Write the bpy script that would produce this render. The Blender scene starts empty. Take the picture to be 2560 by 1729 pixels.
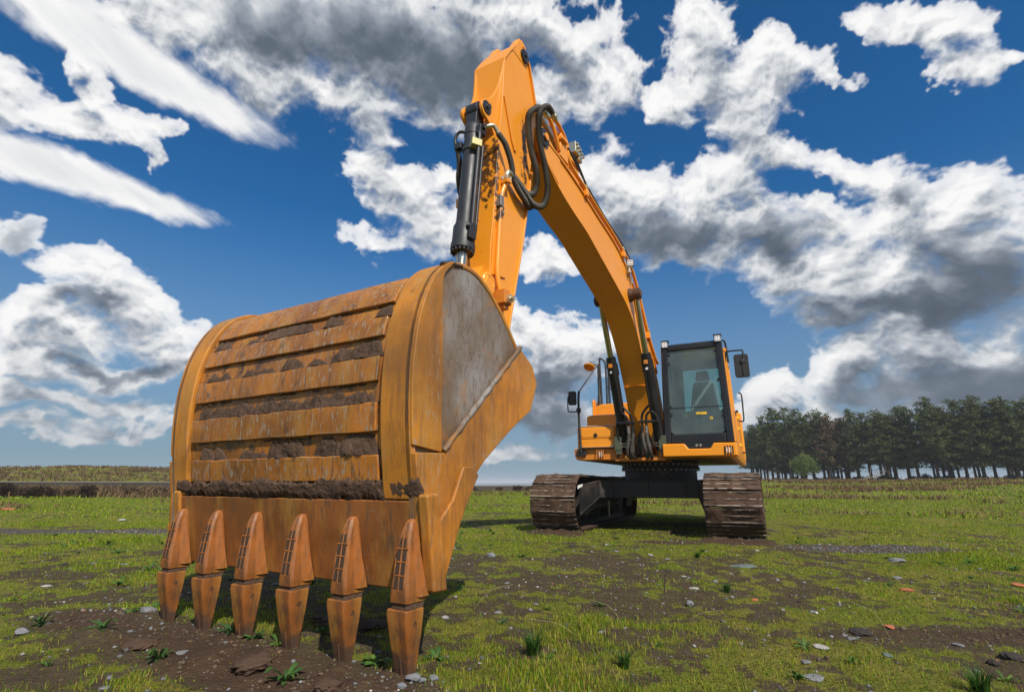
import bpy, bmesh, math, random
import numpy as np
from mathutils import Vector, Matrix

S = bpy.context.scene
COL = S.collection
R_ = math.radians

# ------------------------------------------------------------------ camera
cam_data = bpy.data.cameras.new('camera')
cam = bpy.data.objects.new('camera', cam_data)
COL.objects.link(cam)
cam.location = (0, 0, 0.67)
cam.rotation_euler = (R_(90) + 0.256169, 0, 0)
cam_data.sensor_width = 36.0
cam_data.lens = 18.281
cam_data.clip_start = 0.02
cam_data.clip_end = 20000
S.camera = cam
S.view_settings.view_transform = 'Standard'
S.view_settings.look = 'None'
S.view_settings.exposure = 0.0
S.view_settings.gamma = 1.0
S.view_settings.use_curve_mapping = False

# ------------------------------------------------------------------ sun
SUN_AZ, SUN_EL = R_(156), R_(46)          # azimuth from +Y towards +X
sun_data = bpy.data.lights.new('sun', 'SUN')
sun_data.energy = 5.0
sun_data.angle = R_(0.6)
sun_data.color = (1.0, 0.93, 0.83)
sun = bpy.data.objects.new('sun', sun_data)
COL.objects.link(sun)
sv = Vector((math.sin(SUN_AZ) * math.cos(SUN_EL), math.cos(SUN_AZ) * math.cos(SUN_EL), math.sin(SUN_EL)))
sun.rotation_euler = sv.to_track_quat('Z', 'Y').to_euler()

# ------------------------------------------------------------------ sky with clouds
CUMULUS = [(-0.411,0.761,0.365,0.078,-3.02),(-0.247,0.755,0.226,0.089,3.13),(-0.612,0.71,0.129,0.044,-3.06),(-0.182,0.727,0.165,0.069,3.04),(-0.498,0.717,0.145,0.063,-3.09),(-0.651,0.674,0.089,0.034,-3.14),(-0.531,0.656,0.061,0.042,-3.08),(-0.332,0.67,0.121,0.035,3.12),(-0.143,0.667,0.062,0.029,-3.07),(0.117,0.781,0.149,0.068,2.94),(0.213,0.72,0.075,0.039,3.02),(0.095,0.707,0.135,0.044,2.98),(0.047,0.81,0.142,0.056,3.11),(0.334,0.651,0.057,0.026,2.85),(0.426,0.774,0.077,0.04,2.89),(0.431,0.734,0.059,0.034,2.88),(0.545,0.691,0.053,0.03,2.8),(0.434,0.683,0.077,0.047,2.8),(0.549,0.654,0.08,0.043,2.81),(0.628,0.624,0.042,0.016,3.09),(0.48,0.604,0.065,0.043,2.54),(0.555,0.554,0.074,0.03,2.48),(0.627,0.502,0.062,0.029,2.48),(0.681,0.464,0.054,0.033,2.47),(0.197,0.548,0.082,0.053,2.71),(0.263,0.502,0.104,0.06,2.81),(0.448,0.525,0.072,0.039,2.9),(0.372,0.492,0.09,0.041,2.96),(0.319,0.444,0.145,0.053,3.0),(0.467,0.441,0.123,0.057,2.93),(0.573,0.438,0.063,0.031,2.69),(0.347,0.401,0.096,0.028,2.84),(0.246,0.433,0.087,0.044,2.88),(0.7,0.421,0.064,0.052,2.58),(0.779,0.383,0.064,0.041,2.71),(0.699,0.36,0.076,0.053,2.78),(0.774,0.321,0.089,0.072,2.66),(0.529,0.341,0.081,0.043,2.94),(0.625,0.308,0.104,0.063,2.9),(0.557,0.276,0.083,0.042,2.66),(0.706,0.262,0.124,0.06,2.92),(0.587,0.198,0.06,0.055,3.08),(0.678,0.194,0.097,0.055,2.99),(0.758,0.189,0.068,0.057,2.98),(0.686,0.141,0.135,0.046,3.03),(0.737,0.171,0.1,0.058,3.0),(0.765,0.144,0.069,0.053,3.06),(0.455,0.147,0.038,0.037,0.79),(0.444,0.103,0.068,0.031,3.11),(0.551,0.112,0.036,0.021,3.1),(0.629,0.102,0.08,0.031,3.08),(0.075,0.402,0.09,0.029,2.95),(0.024,0.283,0.08,0.046,2.81),(0.11,0.228,0.086,0.061,3.12),(0.047,0.183,0.124,0.069,3.13),(0.084,0.122,0.114,0.045,3.13),(0.158,0.257,0.054,0.038,3.1),(-0.288,0.619,0.054,0.049,-2.83),(-0.282,0.56,0.051,0.041,-2.94),(-0.243,0.519,0.076,0.046,3.01),(-0.173,0.487,0.089,0.051,2.95),(-0.247,0.445,0.075,0.031,3.09),(-0.13,0.56,0.033,0.027,-3.06),(-0.849,0.513,0.045,0.035,1.36),(-0.827,0.494,0.046,0.023,-2.65),(-0.783,0.592,0.028,0.021,1.19),(-0.761,0.562,0.035,0.023,1.64),(-0.759,0.513,0.07,0.023,-2.93),(-0.716,0.53,0.04,0.031,-2.96),(-0.669,0.547,0.032,0.017,-2.92),(-0.673,0.499,0.023,0.019,1.14),(-0.811,0.339,0.038,0.027,1.55),(-0.741,0.305,0.049,0.034,-3.11),(-0.691,0.293,0.048,0.037,2.83),(-0.648,0.259,0.056,0.037,2.96),(-0.741,0.244,0.045,0.024,-2.92),(-0.706,0.218,0.062,0.024,-2.96),(-0.6,0.23,0.056,0.026,-2.99),(-0.778,0.227,0.034,0.025,-2.89),(-0.743,0.179,0.057,0.024,-2.99),(-0.641,0.169,0.072,0.024,-3.02),(-0.586,0.192,0.039,0.029,-3.04),(-0.764,0.15,0.038,0.015,-3.01),(-0.675,0.107,0.11,0.013,-3.12),(0.781,0.652,0.075,0.026,2.59),(0.799,0.617,0.049,0.023,2.21),(0.719,0.675,0.041,0.02,2.68),(0.796,0.564,0.037,0.019,2.31),(0.832,0.552,0.026,0.011,2.94),(-0.727,0.111,0.122,0.016,-3.05),(-0.633,0.085,0.13,0.012,-3.08),(-0.038,0.058,0.128,0.019,-3.14),(-0.008,0.145,0.093,0.034,-0.0),(-0.749,0.065,0.083,0.009,-3.08)]
STREAK = [(-0.686,0.61,0.246,0.038,3.03),(-0.781,0.628,0.159,0.04,3.09),(-0.712,0.435,0.188,0.03,3.06),(-0.797,0.437,0.107,0.037,3.14)]
DARK = [(-0.379,0.773,0.298,0.064,-3.06),(-0.156,0.741,0.143,0.061,3.09),(-0.501,0.734,0.149,0.044,-2.99),(0.065,0.764,0.082,0.042,2.99),(0.318,0.437,0.106,0.039,3.01),(0.5,0.407,0.072,0.037,2.92),(0.215,0.448,0.072,0.036,3.04),(0.766,0.282,0.066,0.054,2.75),(0.689,0.248,0.122,0.03,2.94),(0.56,0.251,0.07,0.021,2.79),(0.719,0.141,0.133,0.036,3.02),(0.62,0.134,0.103,0.028,3.05),(0.757,0.111,0.07,0.044,3.09),(-0.812,0.343,0.041,0.029,1.64),(-0.689,0.248,0.044,0.016,-2.95),(-0.658,0.179,0.075,0.015,-3.01),(0.094,0.197,0.078,0.031,3.12),(0.038,0.107,0.115,0.045,3.14),(0.729,0.424,0.031,0.027,2.27)]


class NT:
    """small helper for writing node trees"""
    def __init__(self, tree):
        self.t = tree; self.n = tree.nodes; self.l = tree.links
    def node(self, kind, **kw):
        n = self.n.new(kind)
        for k, v in kw.items():
            setattr(n, k, v)
        return n
    def put(self, sock, v):
        if isinstance(v, bpy.types.NodeSocket):
            self.l.new(v, sock)
        else:
            sock.default_value = v
    def math(self, op, a, b=0.0, c=0.0, clamp=False):
        n = self.node('ShaderNodeMath', operation=op, use_clamp=clamp)
        self.put(n.inputs[0], a); self.put(n.inputs[1], b); self.put(n.inputs[2], c)
        return n.outputs[0]
    def vec(self, op, a, b=(0, 0, 0), scale=None):
        n = self.node('ShaderNodeVectorMath', operation=op)
        self.put(n.inputs[0], a); self.put(n.inputs[1], b)
        if scale is not None:
            self.put(n.inputs['Scale'], scale)
        return n.outputs['Value'] if op in ('LENGTH', 'DOT_PRODUCT', 'DISTANCE') else n.outputs['Vector']
    def noise(self, vec, scale, detail=4.0, rough=0.5, dist=0.0, color=False, dims='3D'):
        n = self.node('ShaderNodeTexNoise', noise_dimensions=dims)
        if vec is not None:
            self.put(n.inputs['Vector'], vec)
        self.put(n.inputs['Scale'], scale); self.put(n.inputs['Detail'], detail)
        self.put(n.inputs['Roughness'], rough); self.put(n.inputs['Distortion'], dist)
        return n.outputs['Color' if color else 'Fac']
    def ramp(self, v, lo, hi, a=0.0, b=1.0, smooth=True):
        n = self.node('ShaderNodeMapRange', interpolation_type='SMOOTHSTEP' if smooth else 'LINEAR')
        self.put(n.inputs['Value'], v)
        self.put(n.inputs['From Min'], lo); self.put(n.inputs['From Max'], hi)
        self.put(n.inputs['To Min'], a); self.put(n.inputs['To Max'], b)
        return n.outputs['Result']
    def mix(self, f, a, b, blend='MIX'):
        n = self.node('ShaderNodeMix', data_type='RGBA', blend_type=blend)
        n.clamp_factor = True
        self.put(n.inputs[0], f)
        for s, v in ((n.inputs[6], a), (n.inputs[7], b)):
            if isinstance(v, tuple) and len(v) == 3:
                v = v + (1.0,)
            self.put(s, v)
        return n.outputs[2]
    def sep(self, v):
        n = self.node('ShaderNodeSeparateXYZ'); self.put(n.inputs[0], v)
        return n.outputs
    def comb(self, x, y, z):
        n = self.node('ShaderNodeCombineXYZ')
        self.put(n.inputs[0], x); self.put(n.inputs[1], y); self.put(n.inputs[2], z)
        return n.outputs[0]

# ---- cloud cover computed once in numpy: density and light reaching the eye, per direction of view
def hash2(ix, iy, seed):
    h = (ix.astype(np.uint32) * np.uint32(374761393) + iy.astype(np.uint32) * np.uint32(668265263) + np.uint32(seed * 974711 + 17))
    h = (h ^ (h >> np.uint32(13))) * np.uint32(1274126177)
    h = (h ^ (h >> np.uint32(16))) * np.uint32(2246822519)
    return h ^ (h >> np.uint32(15))

def perlin2(x, y, seed, period=0):
    x0 = np.floor(x); y0 = np.floor(y)
    fx = (x - x0).astype(np.float32); fy = (y - y0).astype(np.float32)
    ix = x0.astype(np.int64); iy = y0.astype(np.int64)
    u = fx * fx * fx * (fx * (fx * 6 - 15) + 10); v = fy * fy * fy * (fy * (fy * 6 - 15) + 10)
    def g(dx, dy):
        jx = ix + dx
        if period:
            jx = jx % period
        a = hash2(jx, iy + dy, seed).astype(np.float32) * np.float32(2 * math.pi / 4294967296.0)
        return np.cos(a) * (fx - dx) + np.sin(a) * (fy - dy)
    a0 = g(0, 0); a1 = g(1, 0); b0 = g(0, 1); b1 = g(1, 1)
    t0 = a0 + u * (a1 - a0); t1 = b0 + u * (b1 - b0)
    return (t0 + v * (t1 - t0)) * np.float32(1.5)

def fbm2(x, y, octaves, gain, seed, period=0, billow=False):
    s = np.zeros(x.shape, np.float32); a = 1.0; f = 1; tot = 0
    for o in range(octaves):
        n = perlin2(x * f, y * f, seed + o * 7, period * f)
        if billow:
            n = 1.0 - 2.4 * np.abs(n)
        s += a * n; tot += a; a *= gain; f *= 2
    return s / tot

def sstep(lo, hi, x):
    t = np.clip((x - lo) / (hi - lo), 0, 1)
    return t * t * (3 - 2 * t)

def blob_field(az, el, blobs, k):
    acc = np.zeros(az.shape, np.float32)
    for (a, e, ra, rb, rot) in blobs:
        c, s = math.cos(rot), math.sin(rot)
        dx = az - a; dy = el - e
        r2 = ((dx * c + dy * s) / ra) ** 2 + ((-dx * s + dy * c) / rb) ** 2
        acc += np.exp(-k * np.minimum(np.sqrt(r2 + 0.02), 8.0))
    return -np.log(acc + 1e-12) / k            # smooth minimum of the radii

def cloud_maps(az, el, frame):
    """az, el: grids in radians (rows run upwards). Returns density alpha, light, streak alpha, streak light"""
    n = 8                                       # noise cells round the horizon at unit frequency
    F = n / (2 * math.pi)
    X = (az + math.pi) * F; Y = el * F * 1.25 + 40
    w1x = fbm2(X * 4, Y * 4, 3, .55, 11, n * 4); w1y = fbm2(X * 4, Y * 4, 3, .55, 31, n * 4)
    w2x = fbm2(X * 16, Y * 16, 4, .6, 51, n * 16); w2y = fbm2(X * 16, Y * 16, 4, .6, 71, n * 16)
    azw = az + .052 * w1x + .024 * w2x; elw = el + .046 * w1y + .022 * w2y
    r = blob_field(azw, elw, CUMULUS, 7.0)
    far = fbm2(X * 1, Y * 1.2, 3, .5, 91, n)
    inside = sstep(.98, .80, np.abs(az)) * sstep(1.0, .86, el)
    r = np.minimum(r, 1.15 - 2.6 * far + inside * 3)
    big = fbm2(X * 4.5, Y * 6, 4, .50, 101)
    Xw = X + F * (.026 * w1x + .008 * w2x); Yw = Y + F * (.026 * w1y + .008 * w2y)
    bil = fbm2(Xw * 8, Yw * 9.5, 4, .42, 131, 0, True)
    fine = fbm2(Xw * 60, Yw * 66, 3, .55, 151)
    mid = fbm2(Xw * 21, Yw * 25, 4, .55, 171, 0, True)
    body = np.minimum(1.07 - r, 1.05)
    calm = 1 - .5 * sstep(.4, 1.1, body)
    Ds = body + .78 * calm * big
    D = Ds + .40 * calm * (bil - .22) + .15 * (mid - .22) + .10 * fine
    da = abs(el[1, 0] - el[0, 0])
    def up(f, dist, side=-.3):
        sy = max(1, int(round(dist / da))); sx = int(round(side * dist / da))
        sh = np.roll(f, -sx, axis=1)
        return np.concatenate([sh[sy:], np.repeat(sh[-1:], min(sy, len(sh)), 0)], 0)[:len(f)]
    # depth of cloud overhead, from the smooth body
    T = np.clip(Ds + .35 * (bil - .22) + .10 * (mid - .22), 0, .9); tau = np.zeros_like(D); tsh = np.zeros_like(D); prev = 0
    for dist in (.006, .014, .025, .04, .058, .08, .105, .135):
        q = (dist - prev) * up(T, dist); prev = dist
        tau += q
        if dist < .045: tsh += q
    tau = .5 * tau / .135 + .5 * tsh / .04
    rk = blob_field(az + .07 * w1x + .03 * w2x, el + .06 * w1y + .03 * w2y, DARK, 4.0)
    dk = sstep(1.6, .30, rk)
    alpha = sstep(-.06, .24 + .45 * sstep(.15, .6, tau), D)
    alpha = alpha * (.80 + .20 * sstep(.2, .7, D))
    rel = .26 * np.clip(bil - up(bil, .014), -.45, .45) + .30 * np.clip(D - up(D, .036), -.5, .5) + .10 * np.clip(bil - up(bil, .034), -.6, .6) + .17 * np.clip(mid - up(mid, .008), -.5, .5)
    lit = .46 + .60 * np.exp(-2.2 * tau) + rel * (1 - .78 * dk) * (1 - .35 * sstep(.3, .7, tau))
    lit += .14 * sstep(.55, .1, D)
    lit -= .38 * dk * (1 + .30 * big)
    # streaks of high cloud
    rs = blob_field(az + .014 * w1x + .007 * w2x, el + .014 * w1y + .007 * w2y, STREAK, 7.0)
    ca, sa_ = math.cos(.42), math.sin(.42)
    U = (az * ca - el * sa_); V = (az * sa_ + el * ca)
    stn = fbm2((U + 4) * 6, (V + 4) * 42, 5, .6, 211)
    sa = sstep(0, .50, 1.02 - rs + .20 * stn + .16 * w2x)
    sl = np.clip(.93 + .16 * stn - .10 * sstep(.6, .0, rs), 0, 1)
    return alpha, np.clip(lit, 0, 1), sa, sl

def cloud_image(name, az0, az1, el0, el1, w, h, frame):
    a = az0 + (np.arange(w) + .5) / w * (az1 - az0)
    e = el0 + (np.arange(h) + .5) / h * (el1 - el0)
    A, E = np.meshgrid(a.astype(np.float32), e.astype(np.float32))
    al, li, sa, sl = cloud_maps(A, E, frame)
    # streaks lie over the clouds: fold the two layers into one
    out_a = 1 - (1 - al) * (1 - sa)
    out_l = np.where(out_a > 1e-4, (sl * sa + li * al * (1 - sa)) / np.maximum(out_a, 1e-4), 1)
    px = np.ones((h, w, 4), np.float32)
    px[..., 0] = out_a; px[..., 1] = out_l; px[..., 2] = 0
    img = bpy.data.images.new(name, w, h, float_buffer=True, is_data=True)
    img.pixels.foreach_set(px.ravel())
    img.update()
    return img


world = bpy.data.worlds.new('World')
S.world = world
world.use_nodes = True
world.cycles.sampling_method = 'MANUAL'
world.cycles.sample_map_resolution = 512
W = NT(world.node_tree)
W.n.clear()
sky = W.node('ShaderNodeTexSky', sky_type='NISHITA')
sky.sun_disc = False
sky.sun_elevation = SUN_EL
sky.sun_rotation = SUN_AZ
sky.altitude = 600; sky.air_density = 1.0; sky.dust_density = 0.35; sky.ozone_density = 4.0
tc = W.node('ShaderNodeTexCoord')
dirv = W.vec('NORMALIZE', tc.outputs['Generated'])
dx, dy, dz = W.sep(dirv)[:3]
elev = W.math('ARCSINE', dz)
hs = W.node('ShaderNodeHueSaturation')
hs.inputs['Hue'].default_value = 0.497
hs.inputs['Saturation'].default_value = 1.22
hs.inputs['Value'].default_value = 1.0
W.put(hs.inputs['Color'], sky.outputs[0])
base = W.mix(1.0, hs.outputs[0], (0.50, 0.95, 1.10), 'MULTIPLY')
# pale moist air low over the land
hz = W.ramp(elev, 0.0, 0.50, 0.90, 0.0)
base = W.mix(hz, base, (2.05, 2.85, 3.75))
AZW, ELW0, ELW1 = 1.12, -0.03, 1.02        # the part of the sky in view gets the finer map
img_view = cloud_image('cloud_cover_view', -AZW, AZW, ELW0, ELW1, 2300, 1080, True)
img_all = cloud_image('cloud_cover_all', -math.pi, math.pi, -0.03, math.pi / 2, 1024, 260, False)
azim = W.math('ARCTAN2', dx, dy)
def cover(img, a0, a1, e0, e1):
    t = W.node('ShaderNodeTexImage', extension='EXTEND', interpolation='Cubic')
    t.image = img
    u = W.ramp(azim, a0, a1, smooth=False); v = W.ramp(elev, e0, e1, smooth=False)
    W.put(t.inputs['Vector'], W.comb(u, v, 0.0))
    return t.outputs['Color']
c_view = cover(img_view, -AZW, AZW, ELW0, ELW1)
c_all = cover(img_all, -math.pi, math.pi, -0.03, math.pi / 2)
infr = W.math('MULTIPLY', W.ramp(W.math('ABSOLUTE', azim), 1.04, 1.10, 1, 0), W.ramp(elev, 0.96, 1.0, 1, 0))
cc = W.sep(W.mix(infr, c_all, c_view))
alpha, lit = cc[0], cc[1]
cr = W.node('ShaderNodeValToRGB')
W.put(cr.inputs[0], lit)
els = cr.color_ramp.elements
els[0].position = 0.0; els[0].color = (0.060, 0.080, 0.112, 1)
els[1].position = 1.0; els[1].color = (0.97, 0.965, 0.96, 1)
for p, c in ((0.22, (0.125, 0.155, 0.20, 1)), (0.45, (0.33, 0.37, 0.43, 1)), (0.70, (0.70, 0.72, 0.745, 1))):
    e = els.new(p); e.color = c
ccol = W.vec('SCALE', cr.outputs[0], scale=10.0)
far_air = W.ramp(elev, 0.0, 0.22, 0.45, 0.0)
ccol = W.mix(far_air, ccol, (2.2, 2.75, 3.4))
col = W.mix(alpha, base, ccol)
# below the horizon the ground's own grey green
col = W.mix(W.ramp(elev, -0.06, -0.01, 1, 0), col, (0.9, 1.0, 0.7))
bg = W.node('ShaderNodeBackground'); bg.inputs['Strength'].default_value = 0.1
W.put(bg.inputs['Color'], col)
wo = W.node('ShaderNodeOutputWorld')
W.l.new(bg.outputs[0], wo.inputs['Surface'])


# ------------------------------------------------------------------ mesh helpers
class MB:
    """collects vertices and faces of one object"""
    def __init__(self):
        self.v = []; self.f = []
    def add(self, vs, fs):
        o = len(self.v)
        self.v.extend([tuple(p) for p in vs])
        self.f.extend([tuple(i + o for i in q) for q in fs])
        return self
    def box(self, a, b):
        (x0, y0, z0), (x1, y1, z1) = [min(p, q) for p, q in zip(a, b)], [max(p, q) for p, q in zip(a, b)]
        return self.add([(x0, y0, z0), (x1, y0, z0), (x1, y1, z0), (x0, y1, z0), (x0, y0, z1), (x1, y0, z1), (x1, y1, z1), (x0, y1, z1)],
                        [(3, 2, 1, 0), (4, 5, 6, 7), (0, 1, 5, 4), (1, 2, 6, 5), (2, 3, 7, 6), (3, 0, 4, 7)])
    def hexa(self, lo, hi):
        """eight corners: four low, four high, both the same way round"""
        return self.add(list(lo) + list(hi), [(3, 2, 1, 0), (4, 5, 6, 7), (0, 1, 5, 4), (1, 2, 6, 5), (2, 3, 7, 6), (3, 0, 4, 7)])
    def prism(self, pa, pb):
        """two matching closed outlines (lists of points) joined by sides"""
        n = len(pa)
        fs = [tuple(range(n))[::-1], tuple(range(n, 2 * n))]
        fs += [(i, (i + 1) % n, n + (i + 1) % n, n + i) for i in range(n)]
        return self.add(list(pa) + list(pb), fs)
    def rings(self, rs, closed=True, cap=True):
        n = len(rs[0]); vs = [p for r in rs for p in r]; fs = []
        for k in range(len(rs) - 1):
            for i in range(n if closed else n - 1):
                j = (i + 1) % n
                fs.append((k * n + i, k * n + j, (k + 1) * n + j, (k + 1) * n + i))
        if cap and closed:
            fs.append(tuple(range(n))[::-1]); fs.append(tuple((len(rs) - 1) * n + i for i in range(n)))
        return self.add(vs, fs)
    def rod(self, a, b, r0, r1=None, n=16, cap=True):
        return self.tube([a, b], [r0, r0 if r1 is None else r1], n, cap)
    def tube(self, pts, r, n=10, cap=True):
        pts = [Vector(p) for p in pts]
        if not isinstance(r, (list, tuple)):
            r = [r] * len(pts)
        rs = []; up = None
        for i, p in enumerate(pts):
            if i == 0: d = pts[1] - p
            elif i == len(pts) - 1: d = p - pts[i - 1]
            else: d = (pts[i + 1] - p).normalized() + (p - pts[i - 1]).normalized()
            d.normalize()
            if up is None:
                up = d.orthogonal().normalized()
            else:
                up = (up - d * up.dot(d))
                up = up.normalized() if up.length > 1e-6 else d.orthogonal().normalized()
            s = d.cross(up)
            rs.append([p + (up * math.cos(2 * math.pi * k / n) + s * math.sin(2 * math.pi * k / n)) * r[i] for k in range(n)])
        return self.rings(rs, True, cap)
    def lathe(self, a, d, prof, n=32):
        """profile of (distance along d, radius) turned about the axis a + x d"""
        a = Vector(a); d = Vector(d).normalized(); u = d.orthogonal().normalized(); s = d.cross(u)
        rs = [[a + d * x + (u * math.cos(2 * math.pi * k / n) + s * math.sin(2 * math.pi * k / n)) * max(r, 1e-4) for k in range(n)] for x, r in prof]
        return self.rings(rs, True, True)
    def mesh(self, name, smooth=38, merge=False):
        me = bpy.data.meshes.new(name)
        me.from_pydata(self.v, [], self.f)
        bm = bmesh.new(); bm.from_mesh(me)
        if merge:
            bmesh.ops.remove_doubles(bm, verts=bm.verts, dist=1e-5)
        bmesh.ops.recalc_face_normals(bm, faces=bm.faces)
        if smooth:
            lim = R_(smooth)
            for f in bm.faces: f.smooth = True
            for e in bm.edges:
                e.smooth = len(e.link_faces) == 2 and e.calc_face_angle(0) < lim
        bm.to_mesh(me); bm.free()
        return me
    def build(self, name, mat, parent=None, smooth=38, bevel=0, seg=2, merge=False):
        me = self.mesh(name, smooth, merge)
        o = link(name, me, mat, parent, bevel, seg)
        if name in SMALL: o['kind'] = 'stuff'
        return o

SMALL = {'tread_studs', 'frame_bolts', 'lamp_eyes', 'glass_clips', 'wiring', 'loose_soil', 'twigs', 'valve_hose', 'adapter_dents', 'adapter_ribs'}   # pieces too small to pick apart
FRAME = None            # where a group of parts sits inside its thing

def link(name, me, mat, parent=None, bevel=0, seg=2):
    o = bpy.data.objects.new(name, me)
    COL.objects.link(o)
    if mat is not None and not me.materials:
        for m in (mat if isinstance(mat, (list, tuple)) else [mat]):
            me.materials.append(m)
    if parent is not None:
        while parent.parent is not None and parent.parent.parent is not None:   # thing > part > sub-part, no deeper
            parent = parent.parent
        o.parent = parent
        if parent.parent is None and FRAME is not None:
            o.matrix_local = FRAME
    if bevel:
        b = o.modifiers.new('bevel', 'BEVEL'); b.width = bevel; b.segments = seg
        b.limit_method = 'ANGLE'; b.angle_limit = R_(35); b.harden_normals = True
    return o

def tag(o, label=None, cat=None, group=None, kind=None):
    if label: o['label'] = label
    if cat: o['category'] = cat
    if group: o['group'] = group
    if kind: o['kind'] = kind
    return o

def empty(name, loc=(0, 0, 0), rz=0.0):
    o = bpy.data.objects.new(name, None); COL.objects.link(o)
    o.location = loc; o.rotation_euler = (0, 0, rz); o.empty_display_size = 0.2
    return o

def spline(pts, n=8):
    """Catmull-Rom through points"""
    P = [Vector(p) for p in pts]; P = [P[0] * 2 - P[1]] + P + [P[-1] * 2 - P[-2]]
    out = []
    for i in range(1, len(P) - 2):
        for k in range(n):
            t = k / n
            a, b, c, d = P[i - 1], P[i], P[i + 1], P[i + 2]
            out.append(0.5 * ((2 * b) + (c - a) * t + (2 * a - 5 * b + 4 * c - d) * t * t + (3 * b - a - 3 * c + d) * t ** 3))
    out.append(P[-2])
    return out

def M(name, base=(0.5, 0.5, 0.5), rough=0.5, metal=0.0, build=None, spec=0.5):
    m = bpy.data.materials.new(name); m.use_nodes = True
    t = NT(m.node_tree); p = t.n['Principled BSDF']
    p.inputs['Base Color'].default_value = tuple(base) + (1,)
    p.inputs['Roughness'].default_value = rough
    p.inputs['Metallic'].default_value = metal
    p.inputs['Specular IOR Level'].default_value = spec
    if build:
        build(t, p)
    return m

def obj_co(t):
    return t.node('ShaderNodeTexCoord').outputs['Object']

def bump(t, p, h, strength=0.3, dist=0.01):
    b = t.node('ShaderNodeBump'); b.inputs['Strength'].default_value = strength; b.inputs['Distance'].default_value = dist
    t.put(b.inputs['Height'], h); t.l.new(b.outputs[0], p.inputs['Normal'])

def dusty(base, dust, amount, scale=3.0, rough=(0.3, 0.7), spots=None, grain=0.0, metal=0.0, edge=None):
    """paint with a dusty veil, drips and optional dark oily spots"""
    def b(t, p):
        co = obj_co(t)
        n = t.noise(co, scale, 6, 0.6)
        f = t.math('MULTIPLY', t.ramp(n, 0.40, 0.78), amount)
        col = t.mix(f, base, dust)
        v = t.noise(co, scale * 0.45, 3, 0.5)
        col = t.mix(t.math('MULTIPLY', t.ramp(v, 0.35, 0.7), 0.16), col, tuple(min(1, c * 1.25) for c in base))
        fade = t.noise(t.vec('MULTIPLY', co, (1, 1, .25)), scale * 2.2, 6, 0.65)
        col = t.mix(t.math('MULTIPLY', t.ramp(fade, 0.52, 0.72), 0.13), col, tuple(c * .62 for c in base))
        if spots:
            s = t.noise(co, spots[1], 6, 0.65)
            w = t.noise(co, spots[1] * 0.16, 2, 0.5)
            sf = t.math('MULTIPLY', t.ramp(s, spots[2], spots[2] + .05), t.ramp(w, 0.44, 0.58))
            col = t.mix(sf, col, spots[0])
        # small chips and specks
        c = t.noise(co, 60, 3, 0.5)
        col = t.mix(t.math('MULTIPLY', t.ramp(c, 0.70, 0.74), 0.6), col, tuple(x * .35 for x in base))
        t.l.new(col, p.inputs['Base Color'])
        t.l.new(t.ramp(n, 0.3, 0.75, rough[0], rough[1]), p.inputs['Roughness'])
        p.inputs['Metallic'].default_value = metal
        bump(t, p, t.math('ADD', t.noise(co, 260, 2, 0.5), t.math('MULTIPLY', t.noise(co, 5, 3, .5), 2.0)), 0.06 + grain, 0.004)
    return b


# ------------------------------------------------------------------ the land
rng = np.random.default_rng(7)
random.seed(11)

# machine frame: s towards the camera, t to the machine's left, z up
MO = Vector((2.60094, 8.8576, 0.0)); MA = R_(30.5)
MU = Vector((-math.sin(MA), -math.cos(MA), 0)); MV = Vector((math.cos(MA), -math.sin(MA), 0))
def to_machine(x, y):
    dx = x - MO.x; dy = y - MO.y
    return dx * MU.x + dy * MU.y, dx * MV.x + dy * MV.y

def nz(x, y, f, o, seed, gain=.5):
    return fbm2(np.asarray(x, np.float32) * f + 97.3, np.asarray(y, np.float32) * f + 53.1, o, gain, seed)

def land_parts(x, y):
    az = np.arctan2(x, np.maximum(y, -1e6)); r = np.hypot(x, y)
    left = sstep(-.14, -.50, az) * sstep(-2.4, -1.5, az)
    right = sstep(.16, .36, az) * sstep(2.2, 1.5, az)
    return az, r, left, right

def ground_z(x, y, fine=True):
    x = np.asarray(x, np.float32); y = np.asarray(y, np.float32)
    az, r, left, right = land_parts(x, y)
    z = left * ((2.35 + .5 * nz(x, y, .045, 3, 305) + .25 * nz(x, y, .3, 3, 307)) * sstep(44, 84, r) - 3.0 * sstep(90, 140, r)) + right * .80 * sstep(22, 62, r)
    z = z - 3.6 * sstep(50, 92, r) * (1 - left) * (1 - right)
    z = z + .05 * nz(x, y, .16, 3, 301) * sstep(2, 12, r) + (.25 * nz(x, y, .05, 2, 306) * sstep(25, 60, r))
    if fine:
        s, t = to_machine(x, y)
        z = z + (.022 * nz(x, y, 1.3, 4, 311) + .012 * nz(x, y, 7, 4, 321, .6)) * (1 - .6 * sstep(8, 30, r))
        # soil pushed up round the bucket's teeth and before the tracks
        d = np.exp(-((s - 7.46) / .17) ** 2) * sstep(1.2, .8, np.abs(t - .08))
        z = z + d * (.004 + .045 * np.clip(nz(x, y, 5.5, 3, 331), 0, 1))
        d2 = np.exp(-((s - 7.75) / .25) ** 2) * sstep(1.3, .5, np.abs(t + .1))
        z = z + d2 * .05 * np.clip(nz(x, y, 3.2, 4, 337) - .02, 0, 1)
        for tc in (-1.10, 1.24):
            d = np.exp(-((s - 2.02) / .16) ** 2) * sstep(.46, .33, np.abs(t - tc))
            z = z + d * (.035 + .06 * np.clip(nz(x, y, 6, 3, 341), 0, 1))
    return z
def gz(x, y):
    return float(ground_z(np.array([x]), np.array([y]))[0])

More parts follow.
